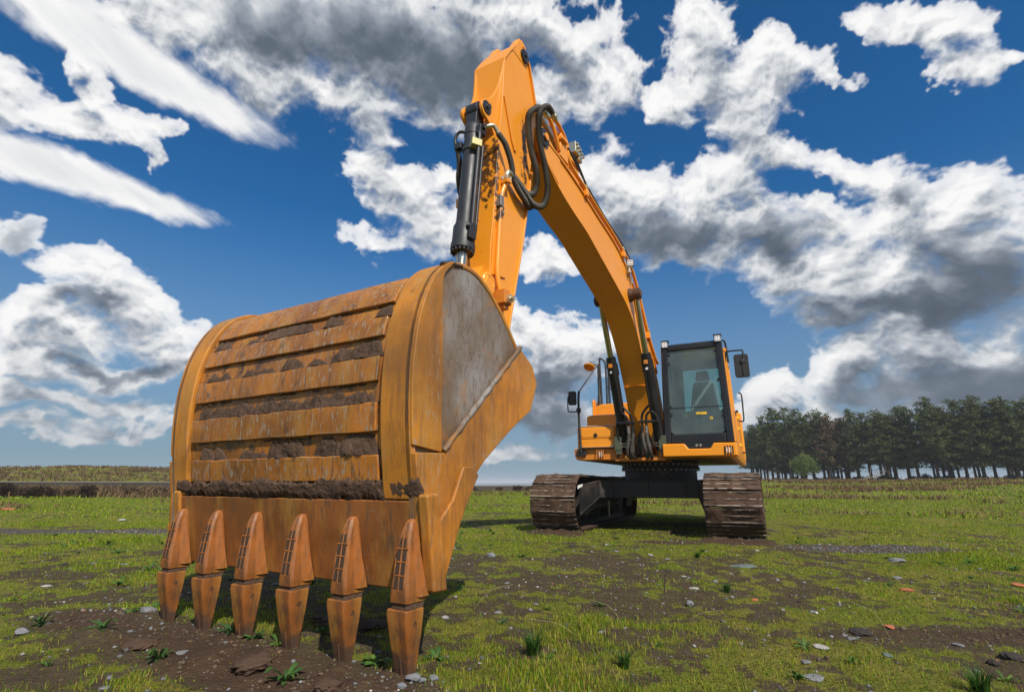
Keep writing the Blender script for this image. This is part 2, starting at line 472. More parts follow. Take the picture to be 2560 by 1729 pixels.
def cover(x, y):
    """how much of the ground is grass, bare reddish soil, gravel, dry heath"""
    x = np.asarray(x, np.float32); y = np.asarray(y, np.float32)
    az, r, left, right = land_parts(x, y)
    s, t = to_machine(x, y)
    n1 = nz(x, y, .33, 3, 401); n2 = nz(x, y, 1.5, 4, 411, .6); n3 = nz(x, y, 7, 3, 421, .6)
    g = (.42 + .33 * sstep(5, 9, r)) * n1 + .85 * n2 + .75 * n3 + .06 + .16 * sstep(3.5, 8, r) + .22 * sstep(10, 20, r)
    soil = .80 * np.exp(-((s - 7.55) / .26) ** 2) * sstep(1.7, .9, np.abs(t + .1))
    soil = np.maximum(soil, .62 * np.exp(-((x + 1.0) / .5) ** 2 - ((y - 1.75) / .25) ** 2))
    for tc in (-1.10, 1.24):
        soil = np.maximum(soil, .9 * np.exp(-((s - 2.15) / .26) ** 2) * sstep(.62, .3, np.abs(t - tc)))
    soil = np.maximum(soil, .75 * np.exp(-((s - 2.45) / .35) ** 2 - ((t - .55) / .5) ** 2))
    soil = np.maximum(soil, .8 * np.exp(-((x - 4.9) / .7) ** 2 - ((y - 2.9) / .22) ** 2))
    soil = np.maximum(soil, .7 * np.exp(-((x - 2.2) / .9) ** 2 - ((y - 2.6) / .2) ** 2))
    soil = sstep(.30, .80, soil + .6 * n2 + .35 * n3)
    grav = np.exp(-((x + 6.6) / 2.4) ** 4 - ((y - 7.9 + .12 * (x + 6.6)) / .38) ** 2)
    grav = np.maximum(grav, np.exp(-((x - 3.7) / 1.0) ** 4 - ((y - 5.75) / .42) ** 2))
    grav = sstep(.3, .7, grav + .4 * n2 + .3 * n3)
    heath = sstep(.05, .3, nz(x, y * 2.2, .10, 3, 431) - .02 + .10 * right) * sstep(12, 19, r) * sstep(-.2, .2, np.abs(az) - .12)
    heath = np.maximum(heath, left * sstep(31, 34, r) * (.30 + n1 * .8 + n2 * .3))
    heath = np.maximum(heath, left * np.exp(-((y - 27.5 - 1.2 * n1) / 1.9) ** 2) * 1.3 * sstep(-.5, .1, n2 + .2))
    g = g - 1.1 * soil - 1.2 * grav - .25 * heath
    g = sstep(-.10, .30, g)
    return g, soil, grav, heath

def soil_mat(t, p):
    co = t.node('ShaderNodeNewGeometry').outputs['Position']
    at = t.node('ShaderNodeVertexColor', layer_name='cover').outputs['Color']
    g, soil, grav = t.sep(at)[:3]
    n = t.noise(co, 9, 8, .62); n2 = t.noise(co, 60, 5, .6); n3 = t.noise(co, 1.3, 4, .55)
    base = t.mix(n, (.034, .025, .014), (.105, .078, .044))
    base = t.mix(t.math('MULTIPLY', t.ramp(n2, .55, .75), .5), base, (.17, .135, .095))
    red = t.mix(n, (.036, .021, .013), (.100, .060, .038))
    base = t.mix(soil, base, red)
    v = t.node('ShaderNodeTexVoronoi', feature='F1'); t.put(v.inputs['Vector'], co); v.inputs['Scale'].default_value = 42
    stones = t.mix(t.noise(v.outputs['Color'], 3.0, 1), (.07, .075, .08), (.30, .29, .28))
    base = t.mix(t.math('MULTIPLY', grav, t.ramp(v.outputs['Distance'], .55, .35)), base, stones)
    moss = t.mix(n, (.055, .070, .009), (.21, .225, .022))
    moss = t.mix(t.ramp(n3, .42, .66), moss, (.19, .165, .032))
    f = t.math('MULTIPLY', t.ramp(t.math('MULTIPLY_ADD', t.math('SUBTRACT', n2, .5), 1.3, t.math('MULTIPLY_ADD', t.math('SUBTRACT', n, .5), .8, g)), .10, .60), .88)
    base = t.mix(f, base, moss)
    t.l.new(base, p.inputs['Base Color'])
    h = t.math('ADD', n2, t.math('MULTIPLY', n, 1.5))
    h = t.math('ADD', h, t.math('MULTIPLY', grav, t.math('MULTIPLY', v.outputs['Distance'], -2.0)))
    bump(t, p, h, .9, .02)
soil_m = M('soil', rough=.95, build=soil_mat, spec=.15)

def build_ground():
    fin = np.radians(np.arange(-62, 62.01, .2)); out = np.radians(np.arange(66, 294.1, 4))
    A = np.concatenate([fin, out]); nA = len(A)
    Rr = np.concatenate([np.geomspace(.25, 9, 330), np.geomspace(9.2, 150, 150), np.geomspace(158, 420, 12)])
    nR = len(Rr)
    AA, RR = np.meshgrid(A, Rr)
    X = RR * np.sin(AA); Y = RR * np.cos(AA)
    Z = ground_z(X, Y)
    g, so, gr, he = cover(X, Y)
    vs = np.stack([X, Y, Z], -1).reshape(-1, 3)
    i = np.arange(nR - 1)[:, None] * nA; j = np.arange(nA)[None]; k = (np.arange(nA) + 1)[None] % nA
    q = np.stack([i + j, i + k, i + nA + k, i + nA + j], -1).reshape(-1, 4)
    q = q[:, ::-1]
    c = len(vs); vs = np.vstack([vs, [[0, 0, float(Z[0].mean())]]])
    tri = np.stack([np.arange(nA), np.full(nA, c), (np.arange(nA) + 1) % nA], -1)[:, ::-1]
    me = bpy.data.meshes.new('ground')
    nq, nt = len(q), len(tri)
    me.vertices.add(len(vs)); me.vertices.foreach_set('co', vs.astype(np.float32).ravel())
    me.loops.add(nq * 4 + nt * 3); me.polygons.add(nq + nt)
    me.loops.foreach_set('vertex_index', np.concatenate([q.ravel(), tri.ravel()]).astype(np.int32))
    me.polygons.foreach_set('loop_start', np.concatenate([np.arange(nq) * 4, nq * 4 + np.arange(nt) * 3]).astype(np.int32))
    me.polygons.foreach_set('use_smooth', np.ones(nq + nt, bool))
    me.update(calc_edges=True); me.validate()
    ca = me.color_attributes.new('cover', 'FLOAT_COLOR', 'POINT')
    cv = np.ones((len(vs), 4), np.float32)
    cv[:-1, 0] = g.ravel(); cv[:-1, 1] = np.maximum(so, he * .35).ravel(); cv[:-1, 2] = gr.ravel()
    ca.data.foreach_set('color', cv.ravel())
    tag(link('ground', me, soil_m), kind='structure')
build_ground()

def sea_mat(t, p):
    co = t.node('ShaderNodeNewGeometry').outputs['Position']
    bump(t, p, t.noise(t.vec('MULTIPLY', co, (1, 1, 1)), .35, 5, .6), .25, .5)
sm = M('sea_water', (.012, .03, .045), .18, build=sea_mat)
b = MB(); ringp = [(9000 * math.cos(a), 9000 * math.sin(a), -2.4) for a in np.linspace(0, 2 * math.pi, 65)[:-1]]
inner = [(60 * math.cos(a), 60 * math.sin(a), -2.4) for a in np.linspace(0, 2 * math.pi, 65)[:-1]]
b.rings([inner, ringp], True, False)
tag(b.build('sea', sm, smooth=0), kind='structure')

# ------------------------------------------------------------------ turf: blades of grass
def leaf_mat(name, trans=.35):
    def bld(t, p):
        a = t.node('ShaderNodeVertexColor', layer_name='tint').outputs['Color']
        t.l.new(a, p.inputs['Base Color'])
        p.inputs['Roughness'].default_value = .6
        tr = t.node('ShaderNodeBsdfTranslucent'); t.l.new(a, tr.inputs['Color'])
        mx = t.node('ShaderNodeMixShader'); mx.inputs[0].default_value = trans
        out = t.n['Material Output']
        t.l.new(p.outputs[0], mx.inputs[1]); t.l.new(tr.outputs[0], mx.inputs[2]); t.l.new(mx.outputs[0], out.inputs['Surface'])
    return M(name, build=bld, spec=.25)
turf_m = leaf_mat('grass_blade', .45)

def mesh_np(name, vs, faces, tint=None, smooth=False):
    """vs (n,3); faces list of (m,k) arrays; tint (n,3)"""
    me = bpy.data.meshes.new(name)
    me.vertices.add(len(vs)); me.vertices.foreach_set('co', np.asarray(vs, np.float32).ravel())
    nl = sum(f.size for f in faces); nf = sum(len(f) for f in faces)
    me.loops.add(nl); me.polygons.add(nf)
    me.loops.foreach_set('vertex_index', np.concatenate([f.ravel() for f in faces]).astype(np.int32))
    st, o = [], 0
    for f in faces:
        st.append(o + np.arange(len(f)) * f.shape[1]); o += f.size
    me.polygons.foreach_set('loop_start', np.concatenate(st).astype(np.int32))
    if smooth: me.polygons.foreach_set('use_smooth', np.ones(nf, bool))
    me.update(calc_edges=True)
    if tint is not None:
        ca = me.color_attributes.new('tint', 'FLOAT_COLOR', 'POINT')
        c = np.ones((len(vs), 4), np.float32); c[:, :3] = tint
        ca.data.foreach_set('color', c.ravel())
    return me

PAL = np.array([[.125, .225, .014], [.200, .300, .016], [.285, .310, .022], [.070, .130, .014], [.33, .26, .09], [.18, .125, .05]], np.float32)
GAIN = np.array([1.28, 1.22, 1.0], np.float32)
def scatter(n, r0, r1, amax=1.02, xmin=None):
    a = rng.uniform(-amax, amax, n); r = np.sqrt(rng.uniform(r0 * r0, r1 * r1, n))
    return r * np.sin(a), r * np.cos(a)

def blades(x, y, h, w, palw, lean=.5):
    n = len(x)
    a = rng.uniform(0, 2 * math.pi, n); ln = rng.uniform(.15, 1, n) * lean * h
    z = ground_z(x, y) - .006
    da = a + rng.normal(0, .5, n)
    px, py = np.cos(a), np.sin(a); ox, oy = np.cos(da) * ln, np.sin(da) * ln
    V = np.zeros((n, 5, 3), np.float32)
    for k, (fw, fh, fo) in enumerate(((-.5, 0, 0), (.5, 0, 0), (.38, .55, .35), (-.38, .55, .35), (0, 1, 1))):
        V[:, k, 0] = x - py * w * fw + ox * fo; V[:, k, 1] = y + px * w * fw + oy * fo; V[:, k, 2] = z + h * fh * (1 - .25 * fo)
    c = PAL[rng.choice(len(PAL), n, p=palw)] * GAIN * rng.uniform(.7, 1.25, (n, 1)).astype(np.float32)
    tint = np.repeat(c, 5, 0)
    o = np.arange(n)[:, None] * 5
    return V.reshape(-1, 3), o + np.array([[0, 1, 2, 3]]), o + np.array([[3, 2, 4]]), tint

def turf():
    parts = []; off = 0
    #        r0  r1   tufts  blades height      width  spread
    bands = ((.55, 1.6, 2100, 6, (.012, .036), .0024, .022),
             (1.6, 3.2, 7000, 6, (.013, .038), .0028, .03),
             (3.2, 6.5, 14000, 6, (.012, .034), .004, .045),
             (6.5, 13, 22000, 5, (.014, .040), .008, .08),
             (13, 30, 26000, 4, (.022, .06), .02, .16),
             (30, 80, 30000, 3, (.05, .13), .06, .45))
    for r0, r1, n, k, hr, w, sp in bands:
        x, y = scatter(n * 3, r0, r1)
        g, so, gr, he = cover(x, y)
        lush = nz(x, y, .8, 3, 501)
        keep = rng.uniform(0, 1, len(x)) < g * (.35 + .65 * sstep(-.2, .3, lush))
        if r0 < 13:                                     # the machine keeps light and roots off under its tracks
            s, t = to_machine(x, y)
            keep &= ~((np.abs(s) < 1.95) & ((np.abs(t + 1.11) < .36) | (np.abs(t - 1.24) < .36)))
        idx = np.nonzero(keep)[0][:n]
        x, y, lush = x[idx], y[idx], lush[idx]
        tall = sstep(.1, .5, lush)
        x = np.repeat(x, k) + rng.normal(0, sp, len(idx) * k); y = np.repeat(y, k) + rng.normal(0, sp, len(idx) * k)
        h = rng.uniform(hr[0], hr[1], len(x)) * (1 + .7 * np.repeat(tall, k))
        yel = r0 > 3
        pw = np.array([.30, .27, .22, .13, .05, .03]) if yel else np.array([.17, .15, .22, .23, .12, .11])
        V, q, t3, c = blades(x.astype(np.float32), y.astype(np.float32), h.astype(np.float32), np.float32(w), pw)
        parts.append((V, q + off, t3 + off, c)); off += len(V)
    me = mesh_np('grass', np.vstack([p[0] for p in parts]), [np.vstack([p[1] for p in parts]), np.vstack([p[2] for p in parts])], np.vstack([p[3] for p in parts]))
    tag(link('grass', me, turf_m), 'short patchy turf of green and yellowish blades over the brown field', 'grass', kind='stuff')
turf()

def ground_leaves():
    """tiny round leaves and moss tips hugging the soil"""
    xs, ys, ss = [], [], []
    for r0, r1, n, s in ((.6, 1.8, 26000, .0042), (1.8, 3.6, 42000, .0060), (3.6, 7.5, 45000, .010)):
        x, y = scatter(n * 3, r0, r1)
        g, so, gr, he = cover(x, y)
        m = nz(x, y, 3.1, 4, 551, .6)
        idx = np.nonzero(rng.uniform(0, 1, len(x)) < np.clip(.30 + g * .6 + m * .9, .03, 1) * (1 - so * .85) * (1 - gr * .9))[0][:n]
        xs.append(x[idx]); ys.append(y[idx]); ss.append(np.full(len(idx), s))
    x = np.concatenate(xs).astype(np.float32); y = np.concatenate(ys).astype(np.float32); s = (np.concatenate(ss) * rng.uniform(.5, 1.5, len(x))).astype(np.float32)
    n = len(x); z = ground_z(x, y); a = rng.uniform(0, 6.28, n); til = rng.uniform(.05, .9, n)
    V = np.zeros((n, 4, 3), np.float32)
    for k, (u, v) in enumerate(((0, -.1), (.42, .5), (0, 1), (-.42, .5))):
        px = u * s; py = v * s * np.cos(til)
        V[:, k, 0] = x + px * np.cos(a) - py * np.sin(a); V[:, k, 1] = y + px * np.sin(a) + py * np.cos(a); V[:, k, 2] = z + .001 + v * s * np.sin(til)
    pal = np.array([[.10, .155, .016], [.165, .190, .020], [.065, .105, .018], [.19, .165, .03], [.12, .085, .035], [.22, .245, .024]], np.float32)
    c = pal[rng.choice(6, n, p=[.27, .2, .2, .12, .11, .10])] * GAIN * rng.uniform(.7, 1.25, (n, 1)).astype(np.float32)
    me = mesh_np('ground_cover', V.reshape(-1, 3), [np.arange(n * 4).reshape(-1, 4)], np.repeat(c, 4, 0))
    tag(link('ground_cover', me, turf_m), 'moss and tiny low leaves covering the soil between the grass', 'ground cover', kind='stuff')
ground_leaves()

def heath():
    """dry brown heather and dead grass in drifts, far right and left"""
    x, y = scatter(90000, 13, 80)
    g, so, gr, he = cover(x, y)
    idx = np.nonzero(rng.uniform(0, 1, len(x)) < he * .8 * (1 + 3 * (np.exp(-((y - 28.0) / 2.2) ** 2) * (x < -10))))[0][:22000]
    x, y = x[idx], y[idx]; r = np.hypot(x, y)
    k = 5
    x = np.repeat(x, k) + rng.normal(0, .12, len(idx) * k); y = np.repeat(y, k) + rng.normal(0, .12, len(idx) * k); r = np.repeat(r, k)
    h = rng.uniform(.10, .30, len(x)) * (.7 + .5 * sstep(14, 30, r))
    h = h * (1 + 1.7 * np.exp(-((y - 28.0) / 2.2) ** 2) * (x < -10))
    n = len(x)
    global PAL
    old = PAL; PAL = np.array([[.15, .095, .062], [.20, .135, .085], [.095, .055, .040], [.26, .20, .12], [.13, .115, .038], [.19, .16, .05]], np.float32)
    V, q, t3, c = blades(x.astype(np.float32), y.astype(np.float32), h.astype(np.float32), (.010 + .0011 * r).astype(np.float32), np.array([.3, .25, .15, .12, .1, .08]), 1.0)
    PAL = old
    tag(link('dry_heather', mesh_np('dry_heather', V, [q, t3], c), turf_m), 'low brown drifts of dry heather and dead grass across the far field', 'heather', kind='stuff')
heath()

def gravel():
    """small stones by the thousand"""
    b = bmesh.new(); bmesh.ops.create_icosphere(b, subdivisions=1, radius=1); 
    bv = np.array([v.co[:] for v in b.verts], np.float32); bf = np.array([[v.index for v in f.verts] for f in b.faces]); b.free()
    xs, ys, ss = [], [], []
    for r0, r1, n, s0, s1 in ((.6, 2.2, 5200, .002, .0085), (2.2, 5, 7000, .003, .013), (5, 10, 8000, .005, .018)):
        x, y = scatter(n * 3, r0, r1)
        g, so, gr, he = cover(x, y)
        idx = np.nonzero(rng.uniform(0, 1, len(x)) < (.14 + .9 * gr + .7 * so) * (1 - .8 * g))[0][:n]
        xs.append(x[idx]); ys.append(y[idx]); ss.append(s0 + (s1 - s0) * rng.uniform(0, 1, len(idx)) ** 3)
    x = np.concatenate(xs).astype(np.float32); y = np.concatenate(ys).astype(np.float32); s = np.concatenate(ss).astype(np.float32)
    n = len(x); z = ground_z(x, y)
    sc = s[:, None] * rng.uniform(.6, 1.4, (n, 3)).astype(np.float32); sc[:, 2] *= .6
    a = rng.uniform(0, 6.28, n).astype(np.float32); ca, sa = np.cos(a), np.sin(a)
    jit = rng.uniform(.75, 1.2, (n, len(bv), 1)).astype(np.float32)
    P = bv[None] * jit * sc[:, None]
    V = np.stack([P[..., 0] * ca[:, None] - P[..., 1] * sa[:, None] + x[:, None], P[..., 0] * sa[:, None] + P[..., 1] * ca[:, None] + y[:, None], P[..., 2] + (z + sc[:, 2] * .35)[:, None]], -1)
    F = (bf[None] + np.arange(n)[:, None, None] * len(bv)).reshape(-1, 3)
    cols = np.array([[.20, .20, .21], [.12, .125, .135], [.33, .32, .30], [.105, .072, .048], [.22, .10, .06], [.45, .43, .40]], np.float32)
    sol = np.clip(cover(x, y)[1] - cover(x, y)[2], 0, 1)
    pick = np.where(rng.uniform(0, 1, n) < sol * .92, 3, rng.choice(6, n, p=[.27, .30, .05, .30, .06, .02]))
    c = cols[pick] * rng.uniform(.7, 1.2, (n, 1)).astype(np.float32)
    def gm(t, p):
        t.l.new(t.node('ShaderNodeVertexColor', layer_name='tint').outputs['Color'], p.inputs['Base Color'])
    m = M('gravel_stone', rough=.85, build=gm, spec=.3)
    tag(link('gravel', mesh_np('gravel', V.reshape(-1, 3), [F], np.repeat(c, len(bv), 0)), m), 'small grey and brown stones strewn over the bare soil and gravel patches', 'gravel', kind='stuff')
gravel()


# ------------------------------------------------------------------ machine materials
ORANGE = (.82, .292, .014)
brass_m = M('brass_clamp', (.42, .38, .16), .45, .2)
paint_m = M('orange_paint', build=dusty(ORANGE, (.62, .30, .07), .16, 2.2, (.30, .50)))
def oily(t, p):
    dusty(ORANGE, (.62, .28, .06), .14, 2.4, (.30, .50))(t, p)
    co = obj_co(t); x, y, z = t.sep(co)[:3]
    # black grease thrown along the front edge behind the cylinder and around the hose loops
    def streak(y0, w, z0, z1):
        g = t.math('DIVIDE', t.math('ADD', y, y0), w); g = t.math('POWER', 2.718, t.math('MULTIPLY', t.math('MULTIPLY', g, g), -1.0))
        return t.math('MULTIPLY', g, t.math('MULTIPLY', t.ramp(z, z0 - .25, z0 + .1), t.ramp(z, z1 + .2, z1 - .15)))
    k = t.math('MAXIMUM', streak(5.665, .050, 2.75, 3.62), t.math('MULTIPLY', streak(5.16, .10, 3.25, 4.05), .9))
    n = t.noise(co, 17, 7, .68)
    f = t.ramp(t.math('MULTIPLY_ADD', k, .30, n), .70, .77)
    f = t.math('MAXIMUM', f, t.math('MULTIPLY', t.ramp(t.noise(co, 30, 4, .6), .70, .73), .8))
    old = p.inputs['Base Color'].links[0].from_socket
    t.l.new(t.mix(t.math('MULTIPLY', f, .92), old, (.028, .018, .012)), p.inputs['Base Color'])
arm_paint_m = M('orange_paint_oily', build=oily)
dirty_paint_m = M('orange_paint_dirty', build=dusty((.62, .20, .016), (.16, .09, .05), .65, 5.0, (.45, .75), spots=((.05, .03, .02), 14.0, .60)))
under_m = M('underside_paint', build=dusty((.40, .22, .03), (.06, .05, .03), .9, 4.0, (.5, .8)))
black_m = M('black_paint', build=dusty((.010, .010, .012), (.05, .04, .03), .25, 3.0, (.30, .55)))
frame_m = M('undercarriage_paint', build=dusty((.014, .014, .016), (.11, .07, .045), .55, 3.5, (.45, .8), spots=((.10, .055, .035), 4.0, .60)))
cyl_m = M('cylinder_paint', build=dusty((.022, .024, .030), (.08, .075, .07), .22, 6.0, (.42, .6), spots=((.38, .37, .35), 26.0, .70)))
rod_m = M('chrome_rod', (.50, .46, .36), .22, 1.0)
steel_m = M('bare_steel', (.33, .31, .28), .40, .9)
zinc_m = M('zinc_fitting', (.55, .52, .40), .38, .85)
hose_m = M('hose_rubber', build=dusty((.045, .040, .034), (.20, .16, .11), .5, 7.0, (.6, .8)))
cab_m = M('cab_frame_paint', build=dusty((.014, .015, .019), (.06, .06, .06), .12, 3.0, (.26, .42)))
plastic_m = M('black_plastic', (.022, .022, .023), .55)
dark_m = M('cab_interior', (.10, .105, .11), .7)
lens_m = M('lamp_lens', (.82, .84, .86), .15)
mirror_m = M('mirror_glass', (.75, .78, .8), .05, 1.0)
amber_m = M('beacon_orange', (.80, .30, .02), .25)
yellow_m = M('sticker_yellow', (.75, .48, .03), .5)
white_m = M('white_label', (.78, .78, .76), .6)
stripe_m = M('sticker_black', (.02, .02, .02), .5)

def glass_mat(name, tint, refl=.10):
    m = bpy.data.materials.new(name); m.use_nodes = True
    t = NT(m.node_tree); t.n.clear()
    tr = t.node('ShaderNodeBsdfTransparent'); tr.inputs[0].default_value = tint + (1,)
    gl = t.node('ShaderNodeBsdfGlossy'); gl.inputs['Roughness'].default_value = .03
    fr = t.node('ShaderNodeFresnel'); fr.inputs[0].default_value = 1.5
    dust = t.node('ShaderNodeBsdfDiffuse'); dust.inputs[0].default_value = (.55, .64, .62, 1)  # pale diffuse layer mixed in, makes the glass paler
    n = t.noise(obj_co(t), 2.5, 5, .6)
    m1 = t.node('ShaderNodeMixShader'); t.put(m1.inputs[0], t.ramp(n, .3, .8, .09, .19)); t.l.new(tr.outputs[0], m1.inputs[1]); t.l.new(dust.outputs[0], m1.inputs[2])
    m2 = t.node('ShaderNodeMixShader'); t.put(m2.inputs[0], t.math('ADD', fr.outputs[0], refl)); t.l.new(m1.outputs[0], m2.inputs[1]); t.l.new(gl.outputs[0], m2.inputs[2])
    o = t.node('ShaderNodeOutputMaterial'); t.l.new(m2.outputs[0], o.inputs['Surface'])
    return m
glass_m = glass_mat('tinted_glass', (.68, .86, .80), .02)
side_glass_m = glass_mat('side_glass', (.80, .95, .90), .02)

def mud_build(t, p):
    co = obj_co(t)
    n = t.noise(co, 14, 8, .65); n2 = t.noise(co, 3, 3, .5)
    c = t.mix(n, (.040, .024, .016), (.130, .080, .054))
    c = t.mix(t.math('MULTIPLY', t.ramp(n2, .5, .7), .5), c, (.16, .10, .07))
    t.l.new(c, p.inputs['Base Color'])
    bump(t, p, t.math('ADD', n, t.math('MULTIPLY', t.noise(co, 70, 4, .6), .4)), .9, .02)
mud_m = M('mud', rough=.92, build=mud_build, spec=.2)

def worn_build(dirt, steel, grime_top=.5, scale=1.0, base=(.40, .145, .012), tip=False, gth=.66):
    """old orange paint: runs of dirt down the plate, scratches to the steel, faded patches"""
    def b(t, p):
        co = obj_co(t)
        st = t.vec('MULTIPLY', co, (1, 1, .13))
        streak = t.noise(st, 62 * scale, 7, .68)
        wide = t.noise(t.vec('MULTIPLY', co, (1, 1, .3)), 7 * scale, 5, .6)
        big = t.noise(co, 2.4 * scale, 6, .62)
        fine = t.noise(co, 90, 4, .6)
        c = t.mix(t.ramp(big, .34, .66), tuple(x * .66 for x in base), tuple(min(1, x * 1.35) for x in base))
        c = t.mix(t.math('MULTIPLY', t.ramp(wide, .46, .66), .6), c, (.40, .20, .038))
        c = t.mix(t.math('MULTIPLY', t.ramp(wide, .50, .32), .45), c, (.19, .085, .026))
        low = t.noise(t.vec('MULTIPLY', co, (1, 1, .16)), 20 * scale, 5, .6)
        c = t.mix(t.math('MULTIPLY', t.math('MULTIPLY', t.ramp(streak, .44, .62), t.ramp(low, .42, .60)), dirt), c, (.120, .062, .030))
        c = t.mix(t.math('MULTIPLY', t.ramp(low, .60, .72), dirt * .75), c, (.070, .042, .026))
        # worn to the metal in patches, in fine upright scratches
        sc = t.noise(t.vec('MULTIPLY', co, (1, 1, .22)), 75 * scale, 4, .7)
        reg = t.noise(co, 3.1 * scale, 4, .6)
        m = t.math('MULTIPLY', t.ramp(sc, .55, .64), t.ramp(reg, .5 - steel * .25, .72 - steel * .25))
        m = t.math('MULTIPLY', m, min(1.0, .40 + steel * .6))
        c = t.mix(m, c, (.40, .34, .27))
        # long shallow scrapes along the plate
        hs_ = t.noise(t.vec('MULTIPLY', co, (.12, 1, 1)), 70 * scale, 4, .65)
        c = t.mix(t.math('MULTIPLY', t.math('MULTIPLY', t.ramp(hs_, .62, .68), t.ramp(reg, .45, .62)), .5), c, (.30, .22, .14))
        # mud spatter
        sp = t.noise(co, 11 * scale, 7, .7)
        c = t.mix(t.math('MULTIPLY', t.ramp(sp, gth, gth + .08), grime_top), c, (.058, .034, .022))
        if tip:      # mud dried on the points, scraped bright edges above it
            zz = t.math('MULTIPLY_ADD', t.math('SUBTRACT', t.noise(t.vec('ADD', co, t.node('ShaderNodeObjectInfo').outputs['Location']), 9, 5, .65), .5), .22, t.sep(co)[2])
            c = t.mix(t.math('MULTIPLY', t.ramp(zz, .085, .045), .88), c, (.062, .038, .026))
        t.l.new(c, p.inputs['Base Color'])
        t.l.new(t.math('MULTIPLY', m, .4), p.inputs['Metallic'])
        t.l.new(t.ramp(big, .3, .7, .42, .66), p.inputs['Roughness'])
        h = t.math('ADD', t.math('MULTIPLY', fine, .35), t.math('ADD', t.math('MULTIPLY', streak, .7), t.math('MULTIPLY', sp, .7)))
        bump(t, p, h, .32, .006)
    return b
bucket_m = M('worn_bucket_paint', build=worn_build(.55, .25))
shell_m = M('muddy_shell_paint', build=worn_build(.8, .2, .92, .8, (.33, .115, .012), False, .53))
strip_m = M('worn_strip_paint', build=worn_build(.85, .95, .6, 1.0, (.39, .135, .012), False, .60))
tooth_m = M('worn_tooth_paint', build=worn_build(.75, .10, .8, 1.3, (.27, .085, .013), True))
grime_m = M('grimy_iron', build=dusty((.075, .038, .020), (.03, .02, .014), .7, 8.0, (.5, .8)))
dent_m = M('dent_shade', (.050, .028, .016), .85)  # dark colour stands for the shade inside the dents
lip_m = M('worn_lip_paint', build=worn_build(.9, .02, .75, 1.0, (.225, .074, .014)))
band_m = M('worn_band_paint', build=worn_build(.42, .30, .3, 1.0, (.42, .162, .012)))
def side_build(t, p):
    co = obj_co(t)
    st = t.vec('MULTIPLY', co, (1, 1, .30))
    a = t.noise(st, 38, 6, .7); big = t.noise(co, 1.9, 5, .6); mid = t.noise(co, 6, 5, .62)
    c = t.mix(t.ramp(big, .26, .60), (.34, .325, .31), (.185, .120, .072))
    c = t.mix(t.math('MULTIPLY', t.ramp(a, .48, .66), .75), c, (.155, .095, .055))
    c = t.mix(t.math('MULTIPLY', t.ramp(mid, .56, .70), .55), c, (.40, .17, .035))
    ck = t.node('ShaderNodeTexVoronoi', feature='DISTANCE_TO_EDGE'); t.put(ck.inputs['Vector'], t.vec('ADD', t.vec('MULTIPLY', co, (1, 1, .6)), t.vec('SCALE', t.noise(co, 18, 3, color=True), scale=.06))); ck.inputs['Scale'].default_value = 26
    c = t.mix(t.math('MULTIPLY', t.ramp(ck.outputs['Distance'], .05, .0), t.math('MULTIPLY', t.ramp(mid, .62, .4), .6)), c, (.09, .06, .045))
    t.l.new(c, p.inputs['Base Color'])
    p.inputs['Metallic'].default_value = .25
    t.l.new(t.ramp(big, .3, .7, .38, .6), p.inputs['Roughness'])
    bump(t, p, t.math('ADD', a, mid), .25, .005)
side_m = M('scoured_side_plate', build=side_build)


# ------------------------------------------------------------------ the excavator
def P(s, t, z): return (t, -s, z)
exc = empty('excavator', MO, -MA)
tag(exc, 'orange crawler excavator standing on the field with its big muddy bucket resting on its teeth', 'excavator')

def prism_t(mb, prof, t0, t1):
    """side outline (s, z) given thickness from t0 to t1"""
    return mb.prism([P(s, t0, z) for s, z in prof], [P(s, t1, z) for s, z in prof])

def sheet(mb, outer, inner, t0, t1):
    """curved plate between two open side profiles, from t0 to t1"""
    return prism_strip(mb, outer, inner, t0, t1)

def prism_strip(mb, outer, inner, t0, t1):
    n = len(outer)
    vs = [P(s, t0, z) for s, z in outer] + [P(s, t0, z) for s, z in inner] + [P(s, t1, z) for s, z in outer] + [P(s, t1, z) for s, z in inner]
    fs = []
    for i in range(n - 1):
        j = i + 1
        fs += [(i, j, n + j, n + i), (2 * n + i, 3 * n + i, 3 * n + j, 2 * n + j), (i, 2 * n + i, 2 * n + j, j), (n + i, n + j, 3 * n + j, 3 * n + i)]
    fs += [(0, n, 3 * n, 2 * n), (n - 1, 3 * n - 1, 4 * n - 1, 2 * n - 1)]
    return mb.add(vs, fs)

def crv(pts, n=5):
    return [(p.x, p.z) for p in spline([(s, 0, z) for s, z in pts], n)]

def offs(curve, d):
    out = []
    for i, (s, z) in enumerate(curve):
        a = curve[max(0, i - 1)]; b = curve[min(len(curve) - 1, i + 1)]
        ts, tz = b[0] - a[0], b[1] - a[1]; L = math.hypot(ts, tz) or 1
        out.append((s + d * tz / L, z - d * ts / L))      # +d = outwards for a curve running up the back
    return out

BACK = crv([(7.352, .602), (7.370, .70), (7.392, .84), (7.406, 1.0), (7.404, 1.18), (7.372, 1.37), (7.295, 1.545), (7.180, 1.652), (7.03, 1.690), (6.88, 1.655), (6.72, 1.55), (6.55, 1.385)], 5)
BL, BR = -.84, .88
def seg(z0, z1, src=BACK):
    """part of the back curve between two heights (front side only)"""
    top = max(range(len(src)), key=lambda i: src[i][1])
    f = src[:top + 1]; zs = [p[1] for p in f]; ss = [p[0] for p in f]
    return [(float(np.interp(z, zs, ss)), float(z)) for z in np.linspace(z0, z1, 6)]

mb = MB(); base = offs(BACK, -.026)
prism_strip(mb, base, offs(BACK, -.055), BL + .02, BR - .02)
bucket = mb.build('bucket', shell_m, exc, bevel=.004)
